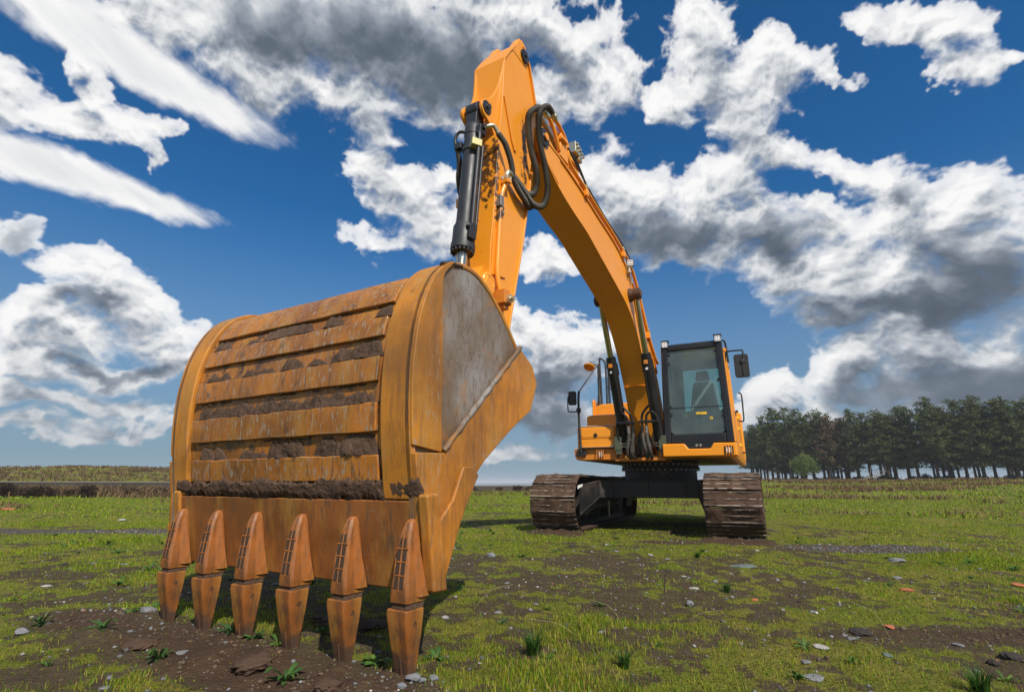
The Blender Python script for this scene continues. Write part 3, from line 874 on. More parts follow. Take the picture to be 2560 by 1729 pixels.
# end bands of the shell
for t0, t1 in ((BL, -.69), (.715, BR)):
    mb = MB(); prism_strip(mb, BACK, offs(BACK, -.0295), t0, t1); mb.build('shell_band', band_m, bucket, bevel=.010, seg=3)
# wear strips welded across the back
for z0, z1, a, c in ((1.452, 1.60, -.655, .695), (1.282, 1.378, -.66, .690), (1.080, 1.190, -.665, .685), (.870, .990, -.665, .685), (.672, .778, -.665, .690)):
    cur = seg(z0, z1); nt = 26; rows = []
    mb = MB(); ztop = z1
    for k in range(nt + 1):
        t = a + (c - a) * k / nt
        wob = .0018 * math.sin(t * 23 + z0 * 50) + .0014 * math.sin(t * 61 + z1 * 90)
        prof = seg(z0 + .0012 * math.sin(t * 17 + z0 * 31), z1 + wob)
        o = offs(prof, -.007 + .001 * math.sin(t * 9 + z0 * 7)); i = offs(prof, -.0255)
        rows.append([P(s, t, z) for s, z in o] + [P(s, t, z) for s, z in i[::-1]])
    mb.rings(rows); mb.build('wear_strip', strip_m, bucket, bevel=.005, seg=2)

MOUTH = [(6.55, 1.385), (6.422, 1.301), (6.372, 1.21), (6.40, 1.12), (6.445, 1.05), (6.614, .955), (6.713, .892), (6.90, .765), (6.965, .707), (7.03, .62), (7.098, .516), (7.16, .38), (7.215, .262), (7.300, .275), (7.335, .45)]
OUT = BACK + MOUTH[1:]
for t0, t1 in ((BR - .032, BR - .006), (BL + .006, BL + .032)):
    mb = MB(); prism_t(mb, OUT, t0, t1); mb.build('side_plate', side_m, bucket, bevel=.004)
# curved wear band and lower cheek plate on each side
fr = [p for p in BACK if p[0] > 7.20 and p[1] > .785][: ]
top = max(range(len(BACK)), key=lambda i: BACK[i][1])
fr = [p for i, p in enumerate(BACK[:top + 1]) if p[1] >= .785 and p[0] > 7.15]
INN = crv([(7.205, .790), (7.213, .93), (7.218, 1.08), (7.222, 1.25), (7.235, 1.42), (7.232, 1.56), (7.172, 1.640)], 4)
for sd, tt in ((1, BR), (-1, BL)):
    mb = MB(); prism_t(mb, fr + INN[::-1], tt - sd * .0055, tt + sd * .010); mb.build('side_wear_band', band_m, bucket, bevel=.004)
    low = [p for p in BACK if p[1] < .785 and p[0] > 7.3]
    cheek = low[::-1] + [(7.335, .45), (7.300, .275), (7.215, .262), (7.16, .38), (7.098, .516), (7.03, .62), (6.965, .707), (6.90, .765), (6.713, .892), (6.614, .955), (6.445, 1.05), (6.372, 1.21), (6.422, 1.301), (6.558, 1.374), (7.202, .788)]
    mb = MB(); prism_t(mb, cheek, tt - sd * .0055, tt + sd * .020); mb.build('cheek_plate', bucket_m, bucket, bevel=.005)
    mb = MB(); wl = [P(7.205 + (6.555 - 7.205) * k / 24, tt + sd * (.016 + .002 * math.sin(k * 2.1)), .796 + (1.383 - .796) * k / 24) for k in range(25)]
    mb.tube(wl, [.012 + .002 * math.sin(k * 1.7) for k in range(25)], 8); mb.build('weld_bead', side_m, bucket)
    cut = [(7.335, .45), (7.30, .275), (7.215, .262), (7.16, .38), (7.098, .516), (7.03, .62), (6.975, .70), (7.02, .735), (7.09, .735), (7.16, .60), (7.245, .52)]
    mb = MB(); prism_t(mb, cut, tt + sd * .0205, tt + sd * .040); mb.build('side_cutter', bucket_m, bucket, bevel=.006)
# cutting lip
mb = MB(); LP = [(7.300, .272), (7.352, .601), (7.30, .601), (7.262, .40), (7.250, .268)]
prism_t(mb, LP, -.765, .925); prism_t(mb, [(7.325, .58), (7.327, .66), (7.29, .66), (7.285, .58)], -.80, .84); mb.build('lip', lip_m, bucket, bevel=.006)
for t0, t1 in ((.905, .957), (-.80, -.745)):
    mb = MB(); prism_t(mb, [(7.31, .275), (7.372, .625), (7.30, .632), (7.225, .27)], t0, t1); mb.build('lip_shroud', bucket_m, bucket, bevel=.012, seg=3)

# teeth: cast adapter, tooth with its pin, six in a row
def tooth_meshes():
    def ring(z, sf, sb, w, ch=.35):
        d = (sf - sb) * ch; e = w * ch
        return [P(sf, -w + e, z), P(sf, w - e, z), P(sf - d * .6, w, z), P(sb, w, z), P(sb, -w, z), P(sf - d * .6, -w, z)]
    a = MB()
    a.rings([ring(.535, 7.356, 7.330, .010, .3), ring(.522, 7.372, 7.328, .018, .4), ring(.49, 7.385, 7.324, .024, .3), ring(.43, 7.394, 7.318, .029, .22),
             ring(.36, 7.402, 7.312, .034, .2), ring(.31, 7.407, 7.306, .039, .2), ring(.275, 7.408, 7.302, .0435, .2), ring(.250, 7.404, 7.302, .0445, .2)])
    a.rings([ring(.250, 7.388, 7.322, .036, .2), ring(.18, 7.38, 7.332, .030, .2)])
    # the casting spreads onto the lip at its flank
    for sg in (-1, 1):
        a.hexa([P(7.370, sg * .038, .266), P(7.370, sg * .024, .47), P(7.350, sg * .024, .50), P(7.300, sg * .038, .266)], [P(7.338, sg * .054, .266), P(7.350, sg * .032, .46), P(7.348, sg * .027, .49), P(7.302, sg * .058, .266)])
    w = MB()
    w.rings([ring(.233, 7.413, 7.318, .0500, .16), ring(.212, 7.413, 7.319, .0505, .16), ring(.15, 7.400, 7.322, .0465, .16), ring(.09, 7.385, 7.327, .0415, .16),
             ring(.04, 7.372, 7.331, .037, .16), ring(-.05, 7.354, 7.336, .032, .16)])
    w.hexa([P(7.348, -.006, -.03), P(7.348, .006, -.03), P(7.372, .004, .07), P(7.372, -.004, .07)], [P(7.3625, -.005, -.03), P(7.3625, .005, -.03), P(7.382, .004, .07), P(7.382, -.004, .07)])
    p = MB(); p.lathe(P(7.362, .0425, .185), (1, 0, 0), [(0, .0135), (.006, .0135), (.0065, .009), (.003, .0085), (.003, .007), (.007, .006)], 20)
    n = MB(); n.rings([ring(.249, 7.396, 7.310, .041, .2), ring(.230, 7.398, 7.312, .042, .2)])
    # dark pads, the dents' shade put into their colour, either side of a raised rib down the adapter's face
    def face(z): return float(np.interp(z, [.25, .275, .31, .36, .43, .49, .522], [7.404, 7.408, 7.407, 7.403, 7.396, 7.388, 7.374]))
    dn = MB()
    for sg in (-1, 1):
        for z0, z1 in ((.300, .338), (.346, .384), (.392, .428), (.438, .470)):
            wd = .0225 if z0 < .42 else .015
            dn.hexa([P(face(z0) - .004, sg * .005, z0), P(face(z0) - .004, sg * wd, z0), P(face(z1) - .004, sg * wd, z1), P(face(z1) - .004, sg * .005, z1)], [P(face(z0) + .0022, sg * .005, z0), P(face(z0) + .0022, sg * wd, z0), P(face(z1) + .0022, sg * (wd - .003), z1), P(face(z1) + .0022, sg * .005, z1)])
    rib = MB()
    rib.tube([P(face(z) - .001, 0, z) for z in (.29, .34, .39, .44, .49)], .0042, 6)
    for z in (.342, .388, .433): rib.tube([P(face(z) - .001, -.026, z), P(face(z) + .0005, 0, z), P(face(z) - .001, .026, z)], .0034, 6)
    rib.tube([P(face(z) - .001, sg2 * .0255, z) for sg2, z in ((1, .30), (1, .345), (1, .40))], .003, 6); rib.tube([P(face(z) - .001, -.0255, z) for z in (.30, .345, .40)], .003, 6)
    return a.mesh('tooth_adapter', 28), w.mesh('tooth', 28), p.mesh('tooth_pin'), n.mesh('tooth_mud'), dn.mesh('adapter_dents'), rib.mesh('adapter_ribs')
am, tm, pm, nm, dm_, rbm = tooth_meshes()
for me, mt in ((am, tooth_m), (tm, tooth_m), (pm, grime_m), (nm, mud_m), (dm_, dent_m), (rbm, tooth_m)): me.materials.append(mt)
for i in range(6):
    tc = .868 - i * .3145
    for nme, me, bev in (('tooth_adapter', am, .0035), ('tooth', tm, .003), ('tooth_pin', pm, 0), ('packed_mud', nm, 0), ('adapter_dents', dm_, 0), ('adapter_ribs', rbm, 0)):
        o = link(nme, me, None, bucket, bev)
        o.location = (tc, 0, 0)
        if nme == 'tooth':
            o.location.z = random.uniform(-.012, .004)
        if nme in ('adapter_dents', 'adapter_ribs'): o['kind'] = 'stuff'

# mud: the long ledge over the lip, lumps in the recesses and in the corners
def mud_strip(name, t0, t1, zc, ht, proud, back, seed, nt=90, nzz=14, rough=1.0, parent=None, edge=.35):
    """soil smeared along the back of the bucket: ragged edge, crumbly face"""
    T = np.linspace(t0, t1, nt); f = np.linspace(0, 1, nt)
    env = np.clip(np.minimum(f, 1 - f) * (t1 - t0) / .03, 0, 1) ** .6
    def n1(v, fr, o, sd): return nz(T, np.full(nt, v), fr, o, sd, .65)
    za = zc + ht * (.5 + edge * (1.1 * n1(zc, 10, 5, seed) + .5 * n1(zc, 45, 3, seed + 1))) * env
    zb = zc - ht * (.5 + edge * (1.1 * n1(zc + 5, 10, 5, seed + 2) + .7 * n1(zc, 55, 3, seed + 3))) * env
    U = np.linspace(0, 1, nzz); TT = np.repeat(T[:, None], nzz, 1); ZZ = zb[:, None] + (za - zb)[:, None] * U[None]
    zs = [q[1] for q in BACK[:top + 1]]; ss = [q[0] for q in BACK[:top + 1]]
    SB = np.interp(ZZ, zs, ss) + back
    lump = nz(TT, ZZ, 15, 6, seed + 4, .58); big = nz(TT, ZZ, 5, 2, seed + 9)
    thick = proud * np.clip(.62 + .60 * big + .55 * lump * rough, .10, 1.7) * (np.clip(np.minimum(U * 3.2, (1 - U) * 5), 0, 1) ** .7)[None] * env[:, None]
    SS = SB - .004 + thick
    rows = [[P(float(SS[i, j]), float(T[i]), float(ZZ[i, j])) for j in range(nzz)] for i in range(nt)]
    m = MB(); m.rings(rows, False, False)
    return m.build(name, mud_m, parent or bucket, smooth=75)
mud_strip('mud_ledge', -.80, .925, .640, .078, .017, -.002, 601, 460, 26, edge=.45)
def mud_fill(z0, H, patches, seed, t0=-.665, t1=.70, nt=400, nzz=16):
    """soil caught on the ledge above a wear strip: thin crumbs everywhere, thicker heaps at the patches"""
    T = np.linspace(t0, t1, nt)
    def n1(fr, o, sd): return nz(T, np.full(nt, z0 * 7), fr, o, sd, .62)
    amt = np.full(nt, .07) + .10 * n1(4, 3, seed)
    for a, b, v in patches:
        amt = np.maximum(amt, v * sstep(a - .025, a + .03, T) * sstep(b + .025, b - .03, T) * (1 + .9 * n1(11, 4, seed + 1)))
    amt = np.clip(amt + .22 * n1(26, 4, seed + 2), .02, 1.0)
    h = H * amt; U = np.linspace(0, 1, nzz)
    ZZ = z0 - .004 + h[:, None] * U[None]; TT = np.repeat(T[:, None], nzz, 1)
    zs = [q[1] for q in BACK[:top + 1]]; ss = [q[0] for q in BACK[:top + 1]]
    SB = np.interp(ZZ, zs, ss) - .027
    lump = nz(TT, ZZ, 17, 5, seed + 4, .58); big = nz(TT, ZZ, 6, 2, seed + 9)
    thick = (.005 + .022 * np.clip(amt, 0, .8))[:, None] * np.clip(.80 + .55 * big + .60 * lump, .12, 1.6) * (1.02 - U[None]) ** .55
    SS = SB + thick
    m = MB(); m.rings([[P(float(SS[i, q]), float(T[i]), float(ZZ[i, q])) for q in range(nzz)] for i in range(nt)], False, False)
    return m.build('mud_fill', mud_m, bucket, smooth=75)
mud_fill(1.383, .075, ((-.65, -.50, .6), (-.20, .17, .95), (-.34, -.24, .35), (.26, .38, .8), (.60, .69, .75)), 611)
mud_fill(1.196, .088, ((-.60, -.40, .45), (-.28, -.05, .35), (.02, .18, .55), (.22, .32, .45), (.38, .685, .75)), 631)
mud_fill(.995, .085, ((-.62, .10, .70), (.02, .26, .50), (.26, .66, .60)), 651)
mud_fill(.783, .088, ((-.60, -.48, .55), (-.46, -.38, .75), (-.25, -.04, .45), (-.02, .22, .98), (.30, .685, .95)), 671)
k = 680
for t0, t1, zc, ht, pr in ((.60, .70, .72, .09, .03), (-.695, -.645, .72, .13, .03), (-.64, .68, .862, .016, .012), (-.64, .68, 1.072, .015, .011), (-.64, .66, 1.274, .013, .010), (-.50, .55, 1.443, .014, .010),
                           (-.70, -.66, 1.30, .14, .02), (-.70, -.665, 1.42, .10, .02)):
    k += 5
    mud_strip('mud_clump', t0, t1, zc, ht, pr, -.030, k, max(16, int((t1 - t0) * 230)), 13, edge=.5)
for (a, b2, c) in (((7.225, .872, 1.622), (7.14, .865, 1.660), .017), ((7.16, .878, 1.650), (7.08, .872, 1.668), .012)):
    m = MB(); pts = [Vector(P(*a)).lerp(Vector(P(*b2)), q / 8) for q in range(9)]
    m.tube(pts, [c * (.5 + .6 * abs(math.sin(q * 1.9 + 1))) for q in range(9)], 9); m.build('mud_clump', mud_m, bucket, smooth=60)

# ears and linkage behind the bucket
for sd in (-1, 1):
    m = MB(); prism_t(m, [(7.0, 1.66), (6.5, 1.33), (5.60, 1.46), (5.52, 1.56), (5.58, 1.68), (6.18, 2.0), (6.30, 1.98)], sd * .19, sd * .235)
    m.build('bucket_ear', bucket_m, bucket, bevel=.01)


# ------------------------------------------------------------------ arm, bucket cylinder, boom, boom cylinders
AW = .165
ARM = [(5.755, 2.20), (5.748, 2.49), (5.710, 2.77), (5.67, 3.20), (5.64, 3.48), (5.60, 3.80), (5.572, 4.08), (5.545, 4.49), (5.44, 4.66), (5.30, 4.865), (5.18, 4.90), (5.06, 4.78), (4.985, 4.57), (4.93, 4.39),
       (4.90, 4.20), (4.945, 3.95), (5.03, 3.56), (5.13, 3.12), (5.23, 2.70), (5.345, 2.30), (5.44, 1.95), (5.53, 1.58), (5.62, 1.53), (5.70, 1.60)]
def inset(poly, d):
    n = len(poly); out = []
    ar = sum(poly[i][0] * poly[(i + 1) % n][1] - poly[(i + 1) % n][0] * poly[i][1] for i in range(n))
    sg = 1 if ar > 0 else -1
    for i in range(n):
        a, b, c = poly[i - 1], poly[i], poly[(i + 1) % n]
        e1 = Vector((b[0] - a[0], b[1] - a[1])).normalized(); e2 = Vector((c[0] - b[0], c[1] - b[1])).normalized()
        n1 = Vector((-e1.y, e1.x)) * sg; n2 = Vector((-e2.y, e2.x)) * sg
        m = (n1 + n2); m = m / max(.35, m.length_squared / 2 * 1.0) if m.length > 1e-6 else n1
        out.append((b[0] + m.x * d, b[1] + m.y * d))
    return out
m = MB(); prism_t(m, inset(ARM, .012), -AW + .006, AW - .006)
arm = m.build('arm', arm_paint_m, exc, bevel=.012, seg=3)
# front and back plates overhang the sides a little, the front one framed by two ribs
m = MB(); fr_ = ARM[:8]
prism_strip(m, [(s + .004, z) for s, z in fr_], [(s - .016, z) for s, z in fr_], -AW - .004, AW + .004)
m.build('front_plate', arm_paint_m, arm, bevel=.004)
m = MB(); bk = [ARM[i] for i in (10, 11, 12, 13)] ; prism_strip(m, [(s - .006, z) for s, z in bk], [(s + .022, z) for s, z in bk], -AW - .014, AW + .014)
m.build('back_plate', arm_paint_m, arm, bevel=.004)
bk = ARM[16:22]; m = MB(); prism_strip(m, [(s - .006, z) for s, z in bk], [(s + .018, z) for s, z in bk], -AW - .012, AW + .012)
m.build('back_plate', arm_paint_m, arm, bevel=.004)
m = MB(); prism_strip(m, [(5.548, 4.49), (5.44, 4.668), (5.34, 4.81)], [(5.53, 4.48), (5.425, 4.655), (5.325, 4.797)], -AW - .004, AW + .004)
m.build('top_plate', arm_paint_m, arm, bevel=.003)
# side stiffener plates welded on
for sd in (1, -1):
    m = MB(); prism_t(m, [(5.735, 2.26), (5.70, 2.72), (5.655, 3.2), (5.635, 3.36), (5.52, 3.30), (5.47, 2.9), (5.52, 2.3)], sd * (AW - .0055), sd * (AW + .007)); m.build('side_stiffener', arm_paint_m, arm, bevel=.003)
    m = MB(); prism_t(m, [(5.555, 4.06), (5.515, 4.02), (5.35, 3.66), (5.335, 3.60), (5.37, 3.60), (5.42, 3.68)], sd * (AW - .0055), sd * (AW + .010)); m.build('side_stiffener', arm_paint_m, arm, bevel=.004)
# rod lugs of the arm cylinder at the top
for t0, t1 in ((-AW, -.085), (.085, AW)):
    m = MB(); prism_t(m, [(5.40, 4.70), (5.30, 4.88), (5.255, 4.955), (5.20, 4.98), (5.13, 4.955), (5.08, 4.86), (5.1, 4.7)], t0, t1); m.build('rod_lug', arm_paint_m, arm, bevel=.015, seg=3)
m = MB(); m.lathe(P(5.17, AW - .03, 4.80), (1, 0, 0), [(0, .07), (.05, .07), (.055, .06), (.055, .02), (.065, .02), (.065, .001)], 24); m.build('pin_cap', black_m, arm)
# lugs carrying the bucket cylinder
for sd in (-1, 1):
    prof = crv([(5.55, 4.46), (5.578, 4.28), (5.62, 4.10), (5.70, 3.95), (5.79, 3.875), (5.825, 3.81), (5.80, 3.74), (5.74, 3.71), (5.66, 3.66), (5.59, 3.58)], 4) + [(5.56, 3.6), (5.53, 4.4)]
    pa = [P(s, sd * (.085 + .055 * max(0, min(1, (z - 3.85) / .55))), z) for s, z in prof]
    pb = [P(s, sd * (.115 + .050 * max(0, min(1, (z - 3.85) / .55))), z) for s, z in prof]
    m = MB(); m.prism(pa, pb); m.build('cylinder_lug', arm_paint_m, arm, bevel=.005)
    m = MB(); m.lathe(P(5.755, sd * .112, 3.812), (sd, 0, 0), [(0, .062), (.014, .062), (.016, .052), (.016, .026), (.028, .024), (.028, .001)], 24)
    m.prism([P(5.70, sd * .112, 3.80), P(5.755, sd * .112, 3.75), P(5.68, sd * .112, 3.97), P(5.655, sd * .112, 3.95)], [P(5.70, sd * .124, 3.80), P(5.755, sd * .124, 3.75), P(5.68, sd * .124, 3.97), P(5.655, sd * .124, 3.95)])
    m.build('pin_cap', black_m, arm, bevel=.003)
# pivot boss at the foot of the arm, link pin boss, boom joint boss
m = MB()
m.lathe(P(5.795, -AW - .03, 2.165), (1, 0, 0), [(0, .075), (.008, .085), (2 * AW + .05, .085), (2 * AW + .062, .075), (2 * AW + .062, .052), (2 * AW + .058, .050), (2 * AW + .058, .001)], 28)
prism_t(m, [(5.74, 2.36), (5.70, 2.1), (5.72, 2.0), (5.80, 2.085), (5.86, 2.2)], -.10, .10)
m.build('link_boss', arm_paint_m, arm, bevel=.003)
m = MB(); m.lathe(P(5.60, -.19, 1.62), (1, 0, 0), [(0, .09), (.38, .09)], 24); m.build('foot_boss', arm_paint_m, arm)
m = MB(); m.lathe(P(4.80, -.115, 4.09), (1, 0, 0), [(0, .12), (.23, .12)], 28); prism_t(m, [(4.80, 4.21), (5.05, 4.62), (5.1, 3.55), (4.84, 3.96)], -.10, .10); m.build('joint_boss', arm_paint_m, arm)
# link rods between arm, cylinder and bucket (behind the bucket)
for sd in (-1, 1):
    m = MB(); prism_t(m, [(5.86, 2.20), (5.76, 2.10), (5.93, 1.87), (6.03, 1.93)], sd * .19, sd * .225)
    prism_t(m, [(6.00, 2.0), (5.90, 1.93), (6.13, 1.88), (6.24, 1.97)], sd * .14, sd * .182); m.build('link_rod', paint_m, exc, bevel=.01)

# bucket cylinder
A = Vector(P(5.755, 0, 3.812)); B = Vector(P(5.945, 0, 1.93)); D = (B - A).normalized()
m = MB(); m.lathe(A + D * .16, D, [(0, .060), (.02, .075), (.05, .078), (.115, .078), (.118, .0735), (.98, .0735), (.985, .078), (1.0, .078), (1.02, .0915), (1.17, .0915), (1.175, .098), (1.225, .098), (1.23, .088), (1.24, .075)], 40)
bc = m.build('bucket_cylinder', cyl_m, exc)
m = MB(); m.lathe(A, (1, 0, 0), [(-.06, .01), (-.06, .075), (.06, .075), (.06, .01)], 28)
q = [P(5.70, -.055, 3.80), P(5.81, -.055, 3.80), P(5.81, .055, 3.80), P(5.70, .055, 3.80)]
m.hexa([P(5.71, -.055, 3.60), P(5.83, -.055, 3.60), P(5.83, .055, 3.60), P(5.71, .055, 3.60)], q)
m.build('cylinder_eye', cyl_m, bc, bevel=.006)
m = MB(); m.rod(A + D * 1.38, B, .047, n=24); m.build('cylinder_rod', rod_m, bc)
X = Vector((1, 0, 0)); Y2 = D.cross(X).normalized()
bm_ = MB(); bm_.lathe((0, 0, 0), (0, 0, 1), [(0, .011), (.026, .011), (.028, .007), (.028, .001)], 8); bolt_me = bm_.mesh('bolt'); bolt_me.materials.append(cyl_m)
for k in range(16):
    a = 2 * math.pi * k / 16; o = link('bolt', bolt_me, None, bc)
    o.location = A + D * 1.386 + (X * math.cos(a) + Y2 * math.sin(a)) * .084
    o.rotation_euler = D.to_track_quat('Z', 'Y').to_euler()
front = Vector((0, -1, 0)); front = (front - D * front.dot(D)).normalized()
side = X
def on_cyl(x, ang, r):                      # distance along the cylinder, angle from the camera side towards the machine's left
    return A + D * x + (front * math.cos(ang) + side * math.sin(ang)) * r
m = MB()
m.tube([on_cyl(.26, 1.15, .10), on_cyl(.34, 1.15, .112), on_cyl(1.22, 1.2, .108), on_cyl(1.30, 1.2, .10)], .017, 12)
m.tube([on_cyl(.40, 1.75, .10), on_cyl(1.20, 1.7, .10)], .013, 10)
m.build('cylinder_pipe', cyl_m, bc)
m = MB(); c0 = on_cyl(.42, .95, .10); ax = [D, (front * math.cos(.95) + side * math.sin(.95)), None]; ax[2] = ax[0].cross(ax[1])
m.hexa([c0 + ax[0] * -.035 + ax[1] * i + ax[2] * j for i, j in ((-.03, -.045), (.035, -.045), (.035, .045), (-.03, .045))], [c0 + ax[0] * .035 + ax[1] * i + ax[2] * j for i, j in ((-.03, -.045), (.035, -.045), (.035, .045), (-.03, .045))])
m.build('pipe_clamp', brass_m, bc, bevel=.006)
m = MB(); m.lathe(A + D * .395, D, [(0, .0785), (.004, .082), (.05, .082), (.054, .0785)], 40); m.build('clamp_band', cyl_m, bc)
m = MB()
for xx, an in ((1.22, 1.15), (1.25, 1.45), (1.21, .95)):
    m.lathe(on_cyl(xx, an, .085), front * math.cos(an) + side * math.sin(an), [(0, .020), (.03, .020), (.032, .012), (.038, .012), (.038, .001)], 8)
m.hexa([on_cyl(1.19, .9, .085), on_cyl(1.19, 1.6, .085), on_cyl(1.19, 1.55, .13), on_cyl(1.19, 1.0, .13)], [on_cyl(1.32, .9, .085), on_cyl(1.32, 1.6, .085), on_cyl(1.32, 1.55, .125), on_cyl(1.32, 1.0, .125)])
m.build('port_block', black_m, bc, bevel=.005)
# hose end on the cylinder head and its left-hand loop
m = MB(); m.box(P(5.84, .065, 3.60), P(5.755, .115, 3.52)); m.lathe(P(5.80, .11, 3.585), (1, 0, 0), [(0, .026), (.03, .026), (.03, .018), (.045, .018), (.045, .001)], 8); m.build('hose_port', cyl_m, bc, bevel=.006)
def ribbed(name, pts, r, parent, rib=.006, mat=None, n=10, amp=.10, plain=0):
    sp = spline(pts, 24); L = [0]
    for a, b in zip(sp, sp[1:]): L.append(L[-1] + (b - a).length)
    k = max(8, int(L[-1] / rib)); out, rr = [], []
    for i in range(k + 1):
        d = L[-1] * i / k; j = max(0, min(len(sp) - 2, int(np.searchsorted(L, d)) - 1)); f = (d - L[j]) / max(1e-6, L[j + 1] - L[j])
        out.append(sp[j].lerp(sp[j + 1], f)); rr.append(r * (1 + (amp if i % 2 else -amp)))
    mm = MB(); mm.tube(out, rr, n); return mm.build(name, mat or hose_m, parent, smooth=20)
def cuff(name, a, b, r, parent, mat=zinc_m):
    mm = MB(); a = Vector(a); b = Vector(b); d = b - a
    mm.lathe(a, d, [(0, r), (d.length * .3, r), (d.length * .3, r * 1.25), (d.length * .55, r * 1.25), (d.length * .55, r * .95), (d.length, r * .95)], 12)
    return mm.build(name, mat, parent)
# left-hand hose loop beside the cylinder
m = MB(); m.tube(spline([P(5.78, -.085, 3.62), P(5.80, -.13, 3.63), P(5.81, -.165, 3.59), P(5.81, -.17, 3.52), P(5.80, -.14, 3.46)], 6), .014, 10); m.build('hose_elbow', cyl_m, bc)
m = MB(); m.box(P(5.78, -.16, 3.50), P(5.84, -.09, 3.44)); m.build('hose_port', cyl_m, bc, bevel=.005)
ribbed('hose', [P(5.80, -.15, 3.46), P(5.80, -.13, 3.36), P(5.79, -.135, 3.28), P(5.77, -.155, 3.20), P(5.74, -.15, 3.06), P(5.70, -.12, 2.98)], .022, exc)
m = MB(); m.box(P(5.73, -.205, 3.03), P(5.60, -.163, 2.95)); m.lathe(P(5.70, -.185, 3.03), (0, 0, 1), [(0, .016), (.035, .016), (.035, .001)], 8); m.lathe(P(5.64, -.185, 3.03), (0, 0, 1), [(0, .016), (.035, .016), (.035, .001)], 8); m.build('pipe_bracket', arm_paint_m, arm, bevel=.004)
# hose from the cylinder head looping to the arm
m = MB(); m.tube(spline([P(5.80, .13, 3.575), P(5.78, .165, 3.59), P(5.745, .19, 3.60), P(5.705, .205, 3.55)], 6), .019, 12); m.build('hose_elbow', zinc_m, exc)
ribbed('hose', [P(5.705, .205, 3.55), P(5.64, .225, 3.50), P(5.60, .235, 3.44), P(5.555, .24, 3.36), P(5.52, .235, 3.30), P(5.48, .222, 3.235), P(5.40, .225, 3.17), P(5.28, .225, 3.12), P(5.15, .20, 3.12), P(5.06, .19, 3.2)], .0255, exc)
# steel pipe down the right face of the arm, its flange, clip and end block
m = MB(); m.tube(spline([P(5.575, .215, 3.16), P(5.60, .198, 3.08), P(5.625, .19, 2.98), P(5.645, .188, 2.75), P(5.665, .188, 2.50), P(5.68, .19, 2.32), P(5.672, .195, 2.20), P(5.655, .20, 2.13)], 6), .021, 12); m.build('hydraulic_pipe', arm_paint_m, arm)
m = MB(); m.hexa([P(5.53, .175, 3.145), P(5.61, .175, 3.125), P(5.62, .245, 3.125), P(5.54, .245, 3.145)], [P(5.53, .175, 3.185), P(5.61, .175, 3.165), P(5.62, .245, 3.165), P(5.54, .245, 3.185)]); m.build('pipe_flange', arm_paint_m, arm, bevel=.005)
m = MB()
for ds, dt in ((0, 0), (.05, 0), (.05, .05), (0, .05)): m.lathe(P(5.55 + ds, .185 + dt, 3.17), (0, 0, 1), [(0, .013), (.03, .013), (.03, .001)], 8)
m.tube(spline([P(5.575, .21, 3.18), P(5.57, .215, 3.235), P(5.545, .22, 3.26), P(5.50, .222, 3.25)], 5), .022, 10); m.build('hose_elbow', zinc_m, arm)
m = MB(); m.box(P(5.665, .168, 2.99), P(5.615, .212, 2.89)); m.box(P(5.615, .168, 2.93), P(5.565, .182, 2.84)); m.lathe(P(5.59, .18, 2.90), (1, 0, 0), [(0, .014), (.016, .014), (.016, .001)], 8); m.lathe(P(5.59, .18, 2.855), (1, 0, 0), [(0, .014), (.016, .014), (.016, .001)], 8); m.build('pipe_clip', steel_m, arm, bevel=.004)
m = MB(); m.box(P(5.69, .17, 2.14), P(5.60, .262, 2.10)); m.box(P(5.70, .165, 2.10), P(5.59, .27, 2.02)); m.box(P(5.67, .18, 2.02), P(5.60, .25, 1.985)); m.build('end_block', dirty_paint_m, arm, bevel=.004)
m = MB(); m.lathe(P(5.63, .262, 2.065), (1, 0, 0), [(0, .034), (.03, .034), (.03, .02), (.055, .02), (.055, .001)], 12); m.lathe(P(5.60, .265, 2.09), (1, 0, 0), [(0, .010), (.02, .010), (.02, .001)], 6); m.lathe(P(5.665, .265, 2.04), (1, 0, 0), [(0, .010), (.02, .010), (.02, .001)], 6); m.build('end_fitting', zinc_m, arm)

# boom
BW = .18
BLOW = crv([(4.72, 3.86), (4.45, 3.715), (4.07, 3.605), (3.69, 3.525), (3.33, 3.40), (2.96, 3.27), (2.62, 3.15), (2.34, 3.04), (2.10, 2.88), (1.88, 2.64), (1.68, 2.32), (1.45, 1.86), (1.345, 1.50), (1.27, 1.20)], 4)
BTOP = crv([(.62, 1.22), (.76, 1.7), (1.02, 2.3), (1.42, 2.92), (1.95, 3.40), (2.55, 3.74), (3.32, 3.90), (3.83, 4.0), (4.3, 4.07), (4.72, 4.10)], 4)
m = MB(); prism_t(m, BLOW + BTOP, -BW + .004, BW - .004); boom = m.build('boom', paint_m, exc, bevel=.006)
m = MB(); prism_strip(m, [(s, z + .012) for s, z in BTOP[8:]], [(s, z - .012) for s, z in BTOP[8:]], -BW - .016, BW + .016); m.build('top_plate', paint_m, boom, bevel=.003)
m = MB(); prism_strip(m, [(s + .002, z - .010) for s, z in BLOW], [(s, z + .010) for s, z in BLOW], -BW - .004, BW + .004); m.build('bottom_plate', paint_m, boom, bevel=.003)
for sd in (-1, 1):
    m = MB(); prism_t(m, crv([(4.40, 4.06), (4.66, 4.16), (4.80, 4.215), (4.90, 4.17), (4.925, 4.08), (4.87, 3.985), (4.72, 3.86), (4.45, 3.74)], 3), sd * .122, sd * .1865); m.build('nose_plate', paint_m, boom, bevel=.006)
    m = MB(); m.lathe(P(4.80, sd * .186, 4.09), (sd, 0, 0), [(0, .098), (.018, .098), (.022, .088), (.022, .05), (.030, .045), (.030, .001)], 28); m.build('pin_cap', black_m, boom)
m = MB(); m.lathe(P(4.80, .217, 4.09), (1, 0, 0), [(0, .040), (.012, .040), (.014, .03), (.014, .001)], 20); m.build('pin_cap', paint_m, boom)
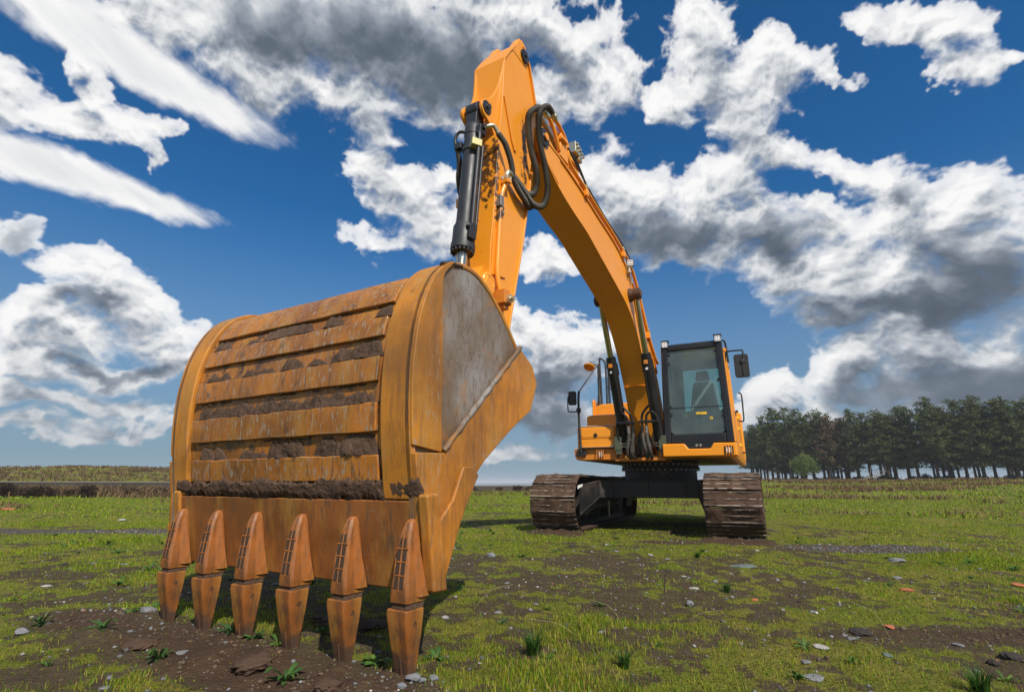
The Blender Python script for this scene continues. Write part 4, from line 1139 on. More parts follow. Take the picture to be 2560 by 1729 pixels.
# weld seam across the underside
m = MB(); m.tube([P(1.545, -BW, 2.03), P(1.547, 0, 2.035), P(1.545, BW, 2.03)], .008, 8); m.build('weld_seam', paint_m, boom)
# boss where the boom cylinders hold on
m = MB(); m.lathe(P(2.16, -.345, 3.215), (1, 0, 0), [(0, .045), (.006, .062), (.05, .066), (.11, .066), (.11, .085), (.17, .10), (.52, .10), (.58, .085), (.58, .066), (.64, .066), (.684, .062), (.69, .045), (.69, .001)], 28)
m.build('cylinder_boss', grime_m, boom)
for sd in (-1, 1):
    T0 = Vector(P(2.16, sd * .26, 3.215)); T1 = Vector(P(1.835, sd * .26, 2.42)); T2 = Vector(P(1.37, sd * .26, 1.13)); d1 = (T2 - T0).normalized()
    d = (T1 - T0).normalized()
    m = MB(); m.rod(T1, T2, .072, n=28); m.lathe(T1 - d * .02, d, [(0, .058), (.0, .064), (.10, .064), (.10, .082), (.27, .084), (.275, .074)], 28)
    cy = m.build('boom_cylinder', black_m, exc)
    m = MB(); m.rod(T0, T1 + d * .05, .041, n=20); m.build('cylinder_rod', rod_m, cy)
    m = MB(); m.lathe(T0 - Vector((.062, 0, 0)), (1, 0, 0), [(0, .06), (.0, .085), (.124, .085), (.124, .06)], 24); m.build('cylinder_eye', grime_m, cy)
    m = MB(); c0 = T1 + d * .15 + Vector(P(.085, 0, .02)); m.box(c0 + Vector((-.028, -.02, -.03)), c0 + Vector((.028, .02, .03))); m.build('port_block', dirty_paint_m, cy, bevel=.006)
    m = MB(); c0 = T1 + d * .24 + Vector(P(.10, 0, .02)); m.box(c0 + Vector((-.018, -.002, -.02)), c0 + Vector((.018, .002, .02))); m.build('label_plate', white_m, cy)
    # steel feed pipe down the barrel, swinging in towards the boom foot
    e = d1 * 1.0
    m = MB(); q0 = T1 + d * .20
    m.tube(spline([q0 + Vector(P(.09, -sd * .03, 0)), q0 + d * .3 + Vector(P(.10, -sd * .04, 0)), q0 + d * .62 + Vector(P(.11, -sd * .04, 0)), P(1.62, sd * .20, 1.73), P(1.62, sd * .11, 1.64), P(1.60, sd * .075, 1.57), P(1.59, sd * .07, 1.44)], 7), .017, 10)
    m.build('feed_pipe', black_m, cy)
    m = MB(); m.tube(spline([P(1.55, sd * .29, 1.25), P(1.58, sd * .31, 1.42), P(1.60, sd * .28, 1.58), P(1.62, sd * .22, 1.64), P(1.62, sd * .155, 1.60), P(1.60, sd * .135, 1.52), P(1.59, sd * .13, 1.44)], 7), .017, 10); m.build('feed_pipe', black_m, cy)
    m = MB(); m.box(P(1.63, sd * .03, 1.52), P(1.57, sd * .30, 1.485)); m.build('pipe_bracket', black_m, cy, bevel=.005)
    for tt in (.07, .13):
        m = MB(); m.lathe(P(1.59, sd * tt, 1.45), (0, 0, -1), [(0, .021), (.03, .021), (.03, .027), (.055, .027), (.055, .02), (.13, .022)], 12); m.build('hose_end', steel_m if tt > .1 else black_m, cy)
        ribbed('hose', [P(1.59, sd * tt, 1.35), P(1.60, sd * (tt + .01), 1.22), P(1.60, sd * (tt + .035), 1.10), P(1.53, sd * (tt + .03), 1.02), P(1.40, sd * tt, 1.0)], .023, cy, .012, amp=.02)

# steel pipes running down the left shoulder of the boom
def pipe_line(t, dz, ds, r):
    pts = [P(4.60 + ds, t + .02, 4.44 + dz), P(4.45 + ds, t + .01, 4.45 + dz), P(4.25 + ds, t, 4.37 + dz), P(4.17 + ds, t, 4.16 + dz), P(3.78, t, 4.075 + dz), P(3.09, t, 3.935 + dz), P(2.5, t, 3.81 + dz), P(2.15, t, 3.70 + dz), P(1.86, t, 3.48 + dz), P(1.42, t, 2.86 + dz), P(1.12, t, 2.54 + dz), P(.98, t, 2.46 + dz)]
    mm = MB(); mm.tube(spline(pts, 6), r, 10); return mm.build('hydraulic_pipe', paint_m, boom)
pipe_line(.195, 0, 0, .023)
for t_, dz in ((.12, .01), (-.12, .0), (-.19, .0)):
    pipe_line(t_, dz, -.06, .021)
m = MB(); m.tube(spline([P(4.25, .215, 4.30), P(3.8, .215, 4.13), P(3.1, .20, 3.99), P(2.5, .21, 3.87), P(2.15, .215, 3.76)], 6), .010, 8); m.tube(spline([P(4.1, .14, 4.42), P(3.95, .19, 4.30), P(3.75, .21, 4.12)], 6), .013, 8); m.build('wiring', plastic_m, boom)
for s_, z_ in ((3.72, 4.065), (2.42, 3.79), (1.42, 2.86)):
    m = MB(); m.box(P(s_ + .035, .10, z_ - .10), P(s_ - .035, .225, z_ - .005)); m.build('pipe_bracket', paint_m, boom, bevel=.005)
    m = MB(); m.lathe(P(s_ + .03, .195, z_ + .01), (0, 1, .25), [(0, .034), (.055, .034)], 14); m.build('pipe_clamp', zinc_m, boom, bevel=.003)
# bracket and lifting plates by the boom nose, valve on top
m = MB(); prism_t(m, [(4.45, 4.1), (4.40, 4.42), (4.28, 4.44), (4.22, 4.1)], .165, .205); m.box(P(4.44, .13, 4.34), P(4.30, .24, 4.30)); m.build('pipe_bracket', paint_m, boom, bevel=.006)
m = MB(); prism_t(m, [(3.98, 4.05), (3.92, 4.50), (3.68, 4.42), (3.66, 4.05)], .06, .10); m.box(P(3.93, .02, 4.46), P(3.70, .12, 4.36)); m.build('valve_bracket', paint_m, boom, bevel=.006)
m = MB(); m.box(P(3.92, .08, 4.62), P(3.80, .17, 4.48)); m.box(P(3.80, .10, 4.56), P(3.70, .16, 4.44))
for q in range(5): m.lathe(P(3.90 - .045 * q, .17, 4.58 - .02 * q), (1, 0, 0), [(0, .016), (.03, .016), (.03, .001)], 8)
m.build('valve_block', zinc_m, boom, bevel=.004)
m = MB()
for q in range(7): m.tube(spline([P(4.05 - .02 * q, .10 - .02 * q, 4.20), P(4.02 - .03 * q, .09 - .01 * q, 4.36), P(3.98 - .02 * q, .06, 4.46 + .012 * q), P(3.9, .05, 4.45)], 5), .013, 7)
m.build('valve_hose', plastic_m, boom)
# arm cylinder on top of the boom
T0 = Vector(P(5.17, 0, 4.80)); T1 = Vector(P(3.9, 0, 4.42)); T2 = Vector(P(2.65, 0, 4.02))
m = MB(); m.rod(T1, T2, .078, n=24); ac = m.build('arm_cylinder', cyl_m, exc)
m = MB(); m.rod(T0, T1, .045, n=20); m.build('cylinder_rod', steel_m, ac)
m = MB(); m.lathe(T0 - Vector((.07, 0, 0)), (1, 0, 0), [(0, .09), (.14, .09)], 24); m.build('cylinder_eye', cyl_m, ac)
m = MB(); prism_t(m, [(2.85, 3.78), (2.72, 4.08), (2.58, 4.10), (2.45, 3.72)], -.12, -.08); prism_t(m, [(2.85, 3.78), (2.72, 4.08), (2.58, 4.10), (2.45, 3.72)], .08, .12); m.build('cylinder_bracket', paint_m, boom, bevel=.006)
# two big ribbed hoses looping from the boom to the arm
ribbed('hose', [P(4.66, .225, 4.47), P(4.80, .245, 4.44), P(4.93, .25, 4.335), P(5.00, .255, 4.24), P(5.055, .26, 4.10), P(5.03, .26, 3.86), P(4.93, .255, 3.69), P(4.87, .255, 3.48), P(4.91, .255, 3.31), P(5.01, .25, 3.185), P(5.16, .24, 3.14), P(5.30, .235, 3.185), P(5.42, .228, 3.235), P(5.50, .222, 3.25)], .029, exc, .0062)
ribbed('hose', [P(4.84, .20, 4.40), P(4.97, .22, 4.32), P(5.13, .235, 4.17), P(5.22, .24, 4.04), P(5.225, .24, 3.90), P(5.18, .24, 3.70), P(5.08, .24, 3.53), P(5.08, .24, 3.38), P(5.14, .24, 3.26), P(5.24, .235, 3.20), P(5.34, .23, 3.20)], .029, exc, .0062)
cuff('hose_end', P(4.56, .215, 4.445), P(4.70, .232, 4.475), .030, exc, zinc_m)
cuff('hose_end', P(4.72, .19, 4.40), P(4.86, .203, 4.40), .030, exc, zinc_m)
m = MB(); m.tube(spline([P(4.45, .2, 4.15), P(4.62, .2, 4.36), P(4.74, .19, 4.41)], 5), .021, 10); m.build('hydraulic_pipe', paint_m, boom)
# work lamp on the boom's shoulder
def work_lamp(c, f, up, w, h, parent, brk=True, hot=False):
    """square LED lamp: housing, lens with six eyes; c centre, f facing, up"""
    f = Vector(f).normalized(); up = Vector(up); r = f.cross(up).normalized(); up = r.cross(f).normalized(); c = Vector(c)
    def bx(mm, cc, a, b2, d):
        mm.hexa([cc + r * x * a + up * y * b2 - f * d for x, y in ((-1, -1), (1, -1), (1, 1), (-1, 1))], [cc + r * x * a + up * y * b2 + f * d for x, y in ((-1, -1), (1, -1), (1, 1), (-1, 1))])
    mm = MB(); bx(mm, c, w, h, .03); bx(mm, c - f * .04, w * .7, h * .7, .02); bd = mm.build('work_lamp', plastic_m, parent, bevel=.006)
    mm = MB(); bx(mm, c + f * .0305, w * .82, h * .82, .002); mm.build('lamp_lens', lens_m, bd, bevel=.001)
    mm = MB()
    for x in (-.5, 0, .5):
        for y in (-.42, .42): mm.lathe(c + f * .0325 + r * x * w + up * y * h, f, [(0, w * .15), (.002, w * .13), (.002, .001)], 10)
    mm.build('lamp_eyes', stripe_m, bd)
    return bd
wl = work_lamp(P(2.235, .235, 3.665), (.35, -1, -.25), (0, 0, 1), .05, .05, boom)
m = MB(); m.box(P(2.27, .17, 3.60), P(2.19, .26, 3.59)); m.tube(spline([P(2.24, .19, 3.70), P(2.28, .188, 3.62), P(2.25, .186, 3.52), P(2.18, .19, 3.46), P(2.10, .20, 3.47)], 5), .006, 6); m.lathe(P(2.25, .22, 3.59), (0, 0, -1), [(0, .02), (.05, .02), (.05, .03), (.075, .03)], 10); m.box(P(2.13, .19, 3.50), P(2.10, .215, 3.40)); m.build('lamp_bracket', zinc_m, boom, bevel=.002)


# ------------------------------------------------------------------ undercarriage
# tracks, house and cab stand a few degrees round from the boom
ROOT = Matrix.Translation(MO) @ Matrix.Rotation(-MA, 4, 'Z')
FRAME = ROOT.inverted() @ Matrix.Translation((2.469, 8.910, 0)) @ Matrix.Rotation(-R_(25.0), 4, 'Z')
SHIFT = 0.0
def P(s, t, z): return (t + SHIFT, -s, z)
def shoe_mesh(i):
    r = random.Random(40 + i)
    st = MB(); w = .330; p = .094
    st.box((-w, -p, -.008), (w, p, .004))
    for y, h in ((-.078, .027), (0, .025), (.078, .027)):
        n = 14
        rows = []
        for k in range(n + 1):
            x = -w + 2 * w * k / n; hh = h * (1 - .16 * r.random())
            rows.append([(x, y - .011, .003), (x, y - .006, hh), (x, y + .006, hh), (x, y + .011, .003)])
        st.rings(rows)
    nst = len(st.f)
    nx, ny = 44, 9
    rows = []
    ph = r.uniform(0, 50)
    xx = np.linspace(-w - .004, w + .004, nx)
    for k, x in enumerate(xx):
        yy = np.linspace(-p, p, ny)
        a = nz(np.full(ny, x + ph), yy, 7, 4, 800 + i, .6); bq = nz(np.full(ny, x + ph), yy, 3, 2, 830 + i)
        e = min(1, (w + .004 - abs(x)) / .02)
        rows.append([(x, float(y), max(-.004, (.014 + .024 * float(a[j]) + .030 * float(bq[j])) * e + .004)) for j, y in enumerate(yy)])
    st.rings(rows, False, False)
    me = st.mesh('track_shoe', 50)
    me.materials.append(shoe_m); me.materials.append(mud_m)
    idx = np.zeros(len(me.polygons), np.int32); idx[nst:] = 1
    me.polygons.foreach_set('material_index', idx)
    return me
def shoe_build(t, p):
    co = obj_co(t); z = t.sep(co)[2]
    n = t.noise(t.vec('ADD', co, (0, 0, 0)), 16, 5, .6)
    c = t.mix(t.ramp(n, .35, .7), (.05, .032, .024), (.105, .068, .048))
    top = t.math('MULTIPLY', t.ramp(z, .020, .025), t.ramp(t.noise(t.vec('ADD', co, t.node('ShaderNodeObjectInfo').outputs['Location']), 5, 4, .6), .42, .56))
    oi = t.node('ShaderNodeObjectInfo').outputs['Random']
    c = t.mix(t.math('MULTIPLY', oi, .5), c, (.032, .021, .016))
    c = t.mix(top, c, (.40, .33, .27))
    t.l.new(c, p.inputs['Base Color']); t.l.new(t.math('MULTIPLY', top, .5), p.inputs['Metallic'])
    bump(t, p, n, .5, .006)
shoe_m = M('track_shoe_steel', rough=.6, build=shoe_build)
SH = [shoe_mesh(i) for i in range(6)]
TR, TZ, TS = .365, .392, 1.635          # wheel radius to the shoe plate, axle height, half the wheelbase
def track_at(d):
    """point, outward normal along the chain: distance d"""
    st = 2 * TS; ar = math.pi * TR; d %= (2 * st + 2 * ar)
    if d < ar:                                            # round the front
        a = math.pi / 2 - d / TR
        return TS + TR * math.cos(a), TZ + TR * math.sin(a), math.cos(a), math.sin(a)
    d -= ar
    if d < st: return TS - d, TZ - TR, 0, -1
    d -= st
    if d < ar:
        a = -math.pi / 2 - d / TR
        return -TS + TR * math.cos(a), TZ + TR * math.sin(a), math.cos(a), math.sin(a)
    d -= ar
    sag = -.020 * math.sin(math.pi * d / st)
    return -TS + d, TZ + TR + sag, 0, 1
PERI = 4 * TS + 2 * math.pi * TR
for tc, phase in ((-1.171, .03), (1.171, .11)):
    mb = MB(); loop = [track_at(PERI * k / 96) for k in range(96)]
    o_ = [(s - ns * .008, z - nz_ * .008) for s, z, ns, nz_ in loop]; i_ = [(s - ns * .075, z - nz_ * .075) for s, z, ns, nz_ in loop]
    mb.add([P(s, tc + dt, z) for dt in (-.11, .11) for pr in (o_, i_) for s, z in pr],
           sum([[(k, (k + 1) % 96, 96 + (k + 1) % 96, 96 + k), (192 + k, 288 + k, 288 + (k + 1) % 96, 192 + (k + 1) % 96), (k, 192 + k, 192 + (k + 1) % 96, (k + 1) % 96), (96 + k, 96 + (k + 1) % 96, 288 + (k + 1) % 96, 288 + k)] for k in range(96)], []))
    track = mb.build('track_chain', frame_m, exc)
    n = int(round(PERI / .1905))
    for k in range(n):
        s, z, ns, nz_ = track_at(PERI * k / n + phase)
        o = link('track_shoe', SH[(k * 5 + int(phase * 100)) % 6], None, track)
        zax = Vector(P(ns, 0, nz_)); xax = Vector((1, 0, 0)); yax = zax.cross(xax)
        mat = Matrix((xax, yax, zax)).transposed().to_4x4(); mat.translation = Vector(P(s, tc, z))
        o.matrix_local = mat
    m = MB(); m.box(P(1.25, tc - .15, .60), P(-1.3, tc + .15, .24)); m.hexa([P(1.25, tc - .10, .32), P(1.62, tc - .10, .32), P(1.62, tc + .10, .32), P(1.25, tc + .10, .32)], [P(1.25, tc - .10, .52), P(1.62, tc - .10, .48), P(1.62, tc + .10, .48), P(1.25, tc + .10, .52)])
    tf = m.build('track_frame', frame_m, exc, bevel=.01)
    m = MB(); m.lathe(P(TS, tc - .09, TZ), (1, 0, 0), [(0, .12), (.02, .285), (.07, .285), (.075, .30), (.105, .30), (.11, .285), (.16, .285), (.18, .12)], 36); m.build('idler', frame_m, tf)
    m = MB(); m.lathe(P(-TS, tc - .10, TZ), (1, 0, 0), [(0, .16), (.03, .27), (.17, .27), (.20, .16)], 36); m.build('sprocket', frame_m, tf)
    rb = MB(); rb.lathe((-.15, 0, 0), (1, 0, 0), [(0, .045), (.02, .06), (.03, .10), (.05, .10), (.055, .082), (.245, .082), (.25, .10), (.27, .10), (.28, .06), (.30, .045)], 24); rme = rb.mesh('roller'); rme.materials.append(frame_m)
    for k in range(8):
        o = link('roller', rme, None, tf); o.location = P(1.2 - k * .345, tc, .185)
    for k in range(2):
        o = link('roller', rme, None, tf); o.location = P(.55 - k * 1.1, tc, .635); o.scale = (.8, .7, .7)
    ind = 1 if tc < 0 else -1
    m = MB()
    for k in range(12): m.lathe(P(1.15 - k * .2, tc + ind * .152, .30), (ind, 0, 0), [(0, .018), (.018, .018), (.018, .001)], 6)
    m.build('frame_bolts', zinc_m, tf)
    m = MB(); prism_t(m, [(-.28, .36), (-.20, .36), (-.20, .12), (-.24, .07), (-.28, .13)], tc + ind * .20, tc + ind * .215); m.build('chain_guide', steel_m, tf, bevel=.003)
TCX = 0.0
# X shaped centre frame
m = MB(); m.box(P(.75, -.75, .688), P(-.55, .75, .46)); carbody = m.build('carbody', frame_m, exc, bevel=.008)
for sd in (-1, 1):
    for fb in (1, -1):
        m = MB()
        def pt(s, t, z): return P(s if fb > 0 else -s + .3, t if sd < 0 else -t, z)
        for (a, b) in (((1.78, -.845, .615, .225), (1.25, -.70, .692, .462)), ((1.25, -.70, .692, .462), (1.10, -.52, .692, .458)), ((1.10, -.52, .692, .458), (1.10, -.002, .692, .458))):
            m.hexa([pt(a[0], a[1], a[3]), pt(b[0], b[1], b[3]), pt(b[0] - .42, b[1], b[3]), pt(a[0] - .42, a[1], a[3])], [pt(a[0], a[1], a[2]), pt(b[0], b[1], b[2]), pt(b[0] - .42, b[1], b[2]), pt(a[0] - .42, a[1], a[2])])
        m.build('carbody_leg', frame_m, carbody, bevel=.006)
m = MB()
for z in (.690, .462):
    m.tube([P(1.78, -.845, .615 if z > .6 else .227), P(1.25, -.70, z), P(1.105, -.52, z), P(1.105, .88, z)], .012, 6)
m.build('edge_flange', frame_m, carbody)
m = MB(); m.hexa([P(1.80, -.862, .578), P(1.785, -.800, .612), P(1.775, -.797, .612), P(1.785, -.857, .578)], [P(1.80, -.855, .628), P(1.785, -.790, .648), P(1.775, -.787, .648), P(1.785, -.852, .628)]); m.build('white_tag', white_m, carbody)
# painted letter on the right of the beam
m = MB(); x0, z0 = .735, .545
m.box(P(1.112, x0, z0), P(1.105, x0 + .012, z0 + .075)); m.box(P(1.112, x0, z0 + .064), P(1.105, x0 + .04, z0 + .075)); m.box(P(1.112, x0, z0 + .032), P(1.105, x0 + .04, z0 + .043)); m.box(P(1.112, x0 + .032, z0 + .032), P(1.105, x0 + .044, z0 + .075)); m.build('painted_letter', white_m, carbody)
m = MB()
for k in range(40):
    t = -.55 + 1.35 * random.random(); s = 1.0 - .3 * random.random(); rr = random.uniform(.015, .05)
    m.lathe(P(s, t, .690), (0, 0, 1), [(0, rr), (rr * .35, rr * .8), (rr * .6, rr * .3), (rr * .62, .001)], 7)
m.build('loose_soil', mud_m, carbody, smooth=60)
# slewing ring with its bolts
RC = (.35, .06)
m = MB(); m.lathe(P(RC[0], RC[1], .68), (0, 0, 1), [(0, .555), (.175, .555), (.18, .60), (.225, .60), (.23, .585), (.262, .585), (.265, .60), (.325, .60)], 64)
ring = m.build('slewing_ring', frame_m, exc)
hb = MB(); hb.lathe((0, 0, 0), (0, 0, -1), [(0, .013), (.022, .013), (.022, .001)], 6); hme = hb.mesh('bolt'); hme.materials.append(steel_m)
for k in range(44):
    a = 2 * math.pi * k / 44
    for rad, z in ((.592, .866), (.597, .948)):
        o = link('bolt', hme, None, ring); x, y, _ = P(RC[0] + rad * math.cos(a + (.07 if z > .9 else 0)), RC[1] + rad * math.sin(a + (.07 if z > .9 else 0)), 0); o.location = (x, y, z)

# ------------------------------------------------------------------ upper structure
m = MB(); m.box(P(1.40, -.98, 1.045), P(-2.1, 1.20, .992)); house = m.build('platform', under_m, exc, bevel=.004)
m = MB(); m.box(P(1.46, -.385, 1.010), P(.9, .33, .968)); m.build('front_deck', dirty_paint_m, house, bevel=.006)
# boom foot brackets
for t0 in (-.245, .19):
    m = MB(); prism_t(m, [(1.35, 1.046), (1.30, 1.25), (1.15, 1.42), (.8, 1.62), (.45, 1.62), (.2, 1.3), (0, 1.046)], t0, t0 + .05); m.build('boom_bracket', dirty_paint_m, house, bevel=.008)
for t0 in (-.325, .245):
    m = MB(); prism_t(m, [(1.46, 1.01), (1.44, 1.16), (1.36, 1.22), (1.25, 1.05)], t0, t0 + .05); m.build('cylinder_bracket', dirty_paint_m, house, bevel=.008)
m = MB(); m.box(P(.25, -.37, 1.50), P(-.5, .33, 1.046)); m.build('hydraulic_bay', black_m, house)
# right-hand tool box with its steps
SHIFT = .04
def rbox(mb, a, b, r=.03, ax='s', n=4):
    """box with its long front corners rounded: outline in t, z and depth in s"""
    (s0, t0, z0), (s1, t1, z1) = a, b
    out = []
    for cx_, cz, a0 in ((t1 - r, z1 - r, 0), (t0 + r, z1 - r, 90), (t0 + r, z0 + r, 180), (t1 - r, z0 + r, 270)):
        for k in range(n + 1):
            g_ = R_(a0 + 90 * k / n); out.append((cx_ + r * math.cos(g_), cz + r * math.sin(g_)))
    return mb.prism([P(s0, t, z) for t, z in out], [P(s1, t, z) for t, z in out])
m = MB(); rbox(m, (1.42, -1.0, 1.152), (.93, -.405, 1.482), .025); tb = m.build('tool_box', paint_m, house, bevel=.012, seg=3)
m = MB(); rbox(m, (1.45, -.975, 1.300), (1.41, -.425, 1.475), .03); dl = m.build('box_lid', paint_m, tb, bevel=.012, seg=3)
m = MB(); rbox(m, (1.455, -.93, 1.325), (1.449, -.465, 1.445), .03); m.build('lid_panel', paint_m, dl, bevel=.004)
m = MB(); m.lathe(P(1.452, -.707, 1.352), (0, -1, 0), [(0, .030), (.008, .030), (.010, .024), (.006, .022), (.006, .001)], 20); m.box(P(1.466, -.712, 1.356), P(1.455, -.702, 1.334)); m.box(P(1.466, -.722, 1.366), P(1.455, -.692, 1.356)); m.build('latch', plastic_m, dl)
m = MB(); m.box(P(1.448, -.97, 1.296), P(1.40, -.43, 1.165)); m.build('box_front', paint_m, tb, bevel=.006)
m = MB(); m.box(P(1.50, -.93, 1.176), P(1.40, -.43, 1.164)); m.box(P(1.50, -.93, 1.205), P(1.49, -.90, 1.166)); m.box(P(1.50, -.46, 1.205), P(1.49, -.43, 1.166)); stp = m.build('step_plate', steel_m, tb, bevel=.003)
def tread(s0, s1, t0, t1, z, parent):
    m = MB(); m.box(P(s0, t0, z), P(s1, t1, z + .008)); tr_ = m.build('tread', steel_m, parent, bevel=.002)
    return tr_
tr1 = tread(1.43, 1.26, -.96, -.44, 1.4826, tb)
m = MB()
for i in range(26):
    for j in range(4): m.lathe(P(1.415 - j * .042, -.945 + i * .0195, 1.4906), (0, 0, 1), [(0, .0075), (.006, .0055), (.006, .001)], 6)
m.build('tread_studs', white_m, tr1)
m = MB(); m.prism([P(1.44, t, z) for t, z in ((-1.05, 1.16), (-1.045, 1.05), (-1.01, .990), (-.395, .985), (-.395, 1.15))], [P(.9, t, z) for t, z in ((-1.05, 1.16), (-1.045, 1.05), (-1.01, .990), (-.395, .985), (-.395, 1.15))]); lowb = m.build('lower_skirt', dirty_paint_m, house, bevel=.012, seg=3)
lm = work_lamp(P(1.432, -.64, 1.07), (0, -1, 0), (0, 0, 1), .045, .048, lowb)
m = MB()
for k in range(4): m.tube([P(1.475, -.69 + k * .033, 1.135), P(1.48, -.69 + k * .033, 1.07), P(1.475, -.69 + k * .033, 1.0)], .006, 6)
m.box(P(1.48, -.70, 1.14), P(1.44, -.58, 1.132)); m.build('lamp_guard', dirty_paint_m, lowb)
# second step and engine hood
SHIFT = .085
m = MB(); rbox(m, (.95, -1.03, 1.046), (.42, -.42, 1.705), .03); st2 = m.build('step_box', paint_m, house, bevel=.012, seg=3)
m = MB(); rbox(m, (.956, -.98, 1.52), (.945, -.44, 1.665), .035); m.build('box_panel', paint_m, st2, bevel=.004)
m = MB(); m.lathe(P(.957, -.70, 1.52), (0, -1, 0), [(0, .03), (.008, .03), (.01, .02), (.006, .001)], 16); m.build('latch', plastic_m, st2)
tr2 = tread(.94, .80, -.99, -.43, 1.7056, st2)
m = MB()
for i in range(28):
    for j in range(3): m.lathe(P(.925 - j * .042, -.975 + i * .0195, 1.7136), (0, 0, 1), [(0, .0075), (.006, .0055), (.006, .001)], 6)
m.build('tread_studs', white_m, tr2)
m = MB(); m.prism([P(.42, t, z) for t, z in ((-1.06, 1.046), (-1.06, 1.86), (-1.02, 1.93), (-.93, 1.965), (-.35, 1.965), (-.35, 1.046))], [P(-1.6, t, z) for t, z in ((-1.06, 1.046), (-1.06, 1.86), (-1.02, 1.93), (-.93, 1.965), (-.35, 1.965), (-.35, 1.046))]); hood = m.build('engine_hood', paint_m, house, bevel=.02, seg=3)
m = MB(); prism_t(m, [(.46, 1.72), (.46, 2.02), (.38, 2.06), (.05, 1.97), (.05, 1.72)], -1.075, -1.045); m.build('hood_rail', paint_m, hood, bevel=.012)
# counterweight and left body
SHIFT = 0.0
m = MB(); pl = [(-1.6, -1.1), (-1.6, 1.3), (-1.95, 1.28), (-2.25, .8), (-2.35, .1), (-2.25, -.6), (-1.95, -1.08)]
m.prism([P(s, t, 1.05) for s, t in pl], [P(s, t, 1.95) for s, t in pl]); m.build('counterweight', paint_m, house, bevel=.04, seg=3)
m = MB(); m.prism([P(.30, t, z) for t, z in ((.35, 1.046), (1.25, 1.046), (1.27, 1.2), (1.27, 1.72), (1.22, 1.78), (.35, 1.78))], [P(-1.6, t, z) for t, z in ((.35, 1.046), (1.25, 1.046), (1.27, 1.2), (1.27, 1.72), (1.22, 1.78), (.35, 1.78))]); lb = m.build('pump_bay', paint_m, house, bevel=.015, seg=3)
for z in (1.2, 1.45, 1.62):
    m = MB(); m.box(P(.26, 1.268, z), P(.14, 1.30, z + .05)); m.build('door_hinge', yellow_m, lb, bevel=.005)
m = MB(); m.tube(spline([P(.20, 1.29, 1.6), P(.2, 1.36, 1.6), P(.2, 1.37, 1.75), P(.2, 1.37, 2.0), P(.15, 1.33, 2.05)], 5), .012, 8); m.build('handrail', plastic_m, lb)
m = MB(); m.box(P(.5, .34, 1.046), P(-1.6, -.35, 1.3)); m.build('centre_hood', paint_m, house)
# side skirt under the cab, sweeping back
m = MB(); sk = [(1.20, 1.185), (1.285, 1.185), (1.292, 1.02), (1.262, .955), (1.20, .945)]
m.prism([P(1.50, t - .02 if i in (1, 2) else t - .02, z + .035) if z < 1.1 else P(1.50, t - .02, z) for i, (t, z) in enumerate(sk)], [P(-1.6, t, z) for t, z in sk]); m.build('side_skirt', paint_m, house, bevel=.012, seg=3)
m = MB(); m.box(P(.2, 1.293, 1.10), P(.14, 1.33, 1.125)); m.build('step_lug', plastic_m, house)

# handrails, exhaust stack and mirrors on the right
SHIFT = .04
m = MB(); m.box(P(1.47, -1.0, 1.14), P(1.445, -.86, 1.05))
for q in ((-.975, 1.07), (-.885, 1.07), (-.975, 1.12), (-.885, 1.12)): m.lathe(P(1.47, q[0], q[1]), (0, -1, 0), [(0, .012), (.01, .012), (.01, .001)], 8)
m.build('rail_foot', plastic_m, house, bevel=.004)
m = MB(); m.tube(spline([P(1.475, -.93, 1.10), P(1.475, -.945, 1.40), P(1.475, -.95, 1.74), P(1.475, -.945, 1.95), P(1.44, -.945, 2.03)], 6), .019, 10); m.lathe(P(1.475, -.95, 1.70), (0, 0, 1), [(0, .02), (.005, .036), (.065, .036), (.07, .02)], 12); pole = m.build('handrail', plastic_m, house)
m = MB(); m.rod(P(1.44, -.945, 2.03), P(.36, -.93, 2.67), .014, n=8); m.build('top_rail', steel_m, pole)
m = MB(); rbox(m, (1.53, -1.095, 1.815), (1.48, -.972, 2.030), .028); mr = m.build('mirror', plastic_m, house, bevel=.01, seg=3)
m = MB(); rbox(m, (1.48, -1.085, 1.825), (1.475, -.982, 2.02), .024); m.build('mirror_face', mirror_m, mr)
m = MB(); m.tube(spline([P(1.475, -.95, 1.735), P(1.49, -1.0, 1.715), P(1.52, -1.09, 1.72), P(1.535, -1.10, 1.76), P(1.54, -1.095, 1.93), P(1.525, -1.07, 1.94)], 6), .010, 8); m.build('mirror_arm', plastic_m, mr)
SHIFT = .145
m = MB(); m.lathe(P(.30, -1.04, 1.93), (0, 0, 1), [(0, .045), (.20, .035), (.22, .026), (.5, .026), (.5, .022), (.77, .022)], 16); m.build('exhaust_stack', plastic_m, hood)
m = MB(); m.tube(spline([P(.31, -1.0, 1.93), P(.31, -1.005, 2.4), P(.30, -1.015, 2.76), P(.30, -.99, 2.79), P(.30, -.93, 2.74), P(.30, -.91, 2.65), P(.30, -.91, 1.93)], 6), .017, 8); m.tube([P(.30, -.865, 1.93), P(.30, -.865, 2.55)], .02, 8); m.tube([P(.1, -.75, 1.93), P(.1, -.75, 2.3)], .014, 8); m.tube([P(.30, -.91, 2.28), P(.2, -.80, 2.22), P(.1, -.75, 2.2)], .012, 8); m.build('handrail', plastic_m, hood)
m = MB(); m.tube([P(.0, -.55, 1.96), P(-.0, -.50, 2.42), P(-.02, -.49, 2.60)], .022, 8); m.build('handrail', plastic_m, hood)
dirm = Vector((-.1, -.5, -.86)).normalized()
m = MB(); m.lathe(P(.32, -1.20, 2.655), -dirm, [(-.012, .10), (0, .105), (.012, .10), (.03, .07), (.038, .03), (.038, .001)], 24); rm_ = m.build('round_mirror', amber_m, hood)
m = MB(); m.tube([P(.32, -1.20, 2.68), P(.31, -1.17, 2.74)], .012, 8); m.tube([P(.31, -1.17, 2.72), P(.30, -1.04, 2.66)], .012, 8); m.build('mirror_arm', plastic_m, rm_)
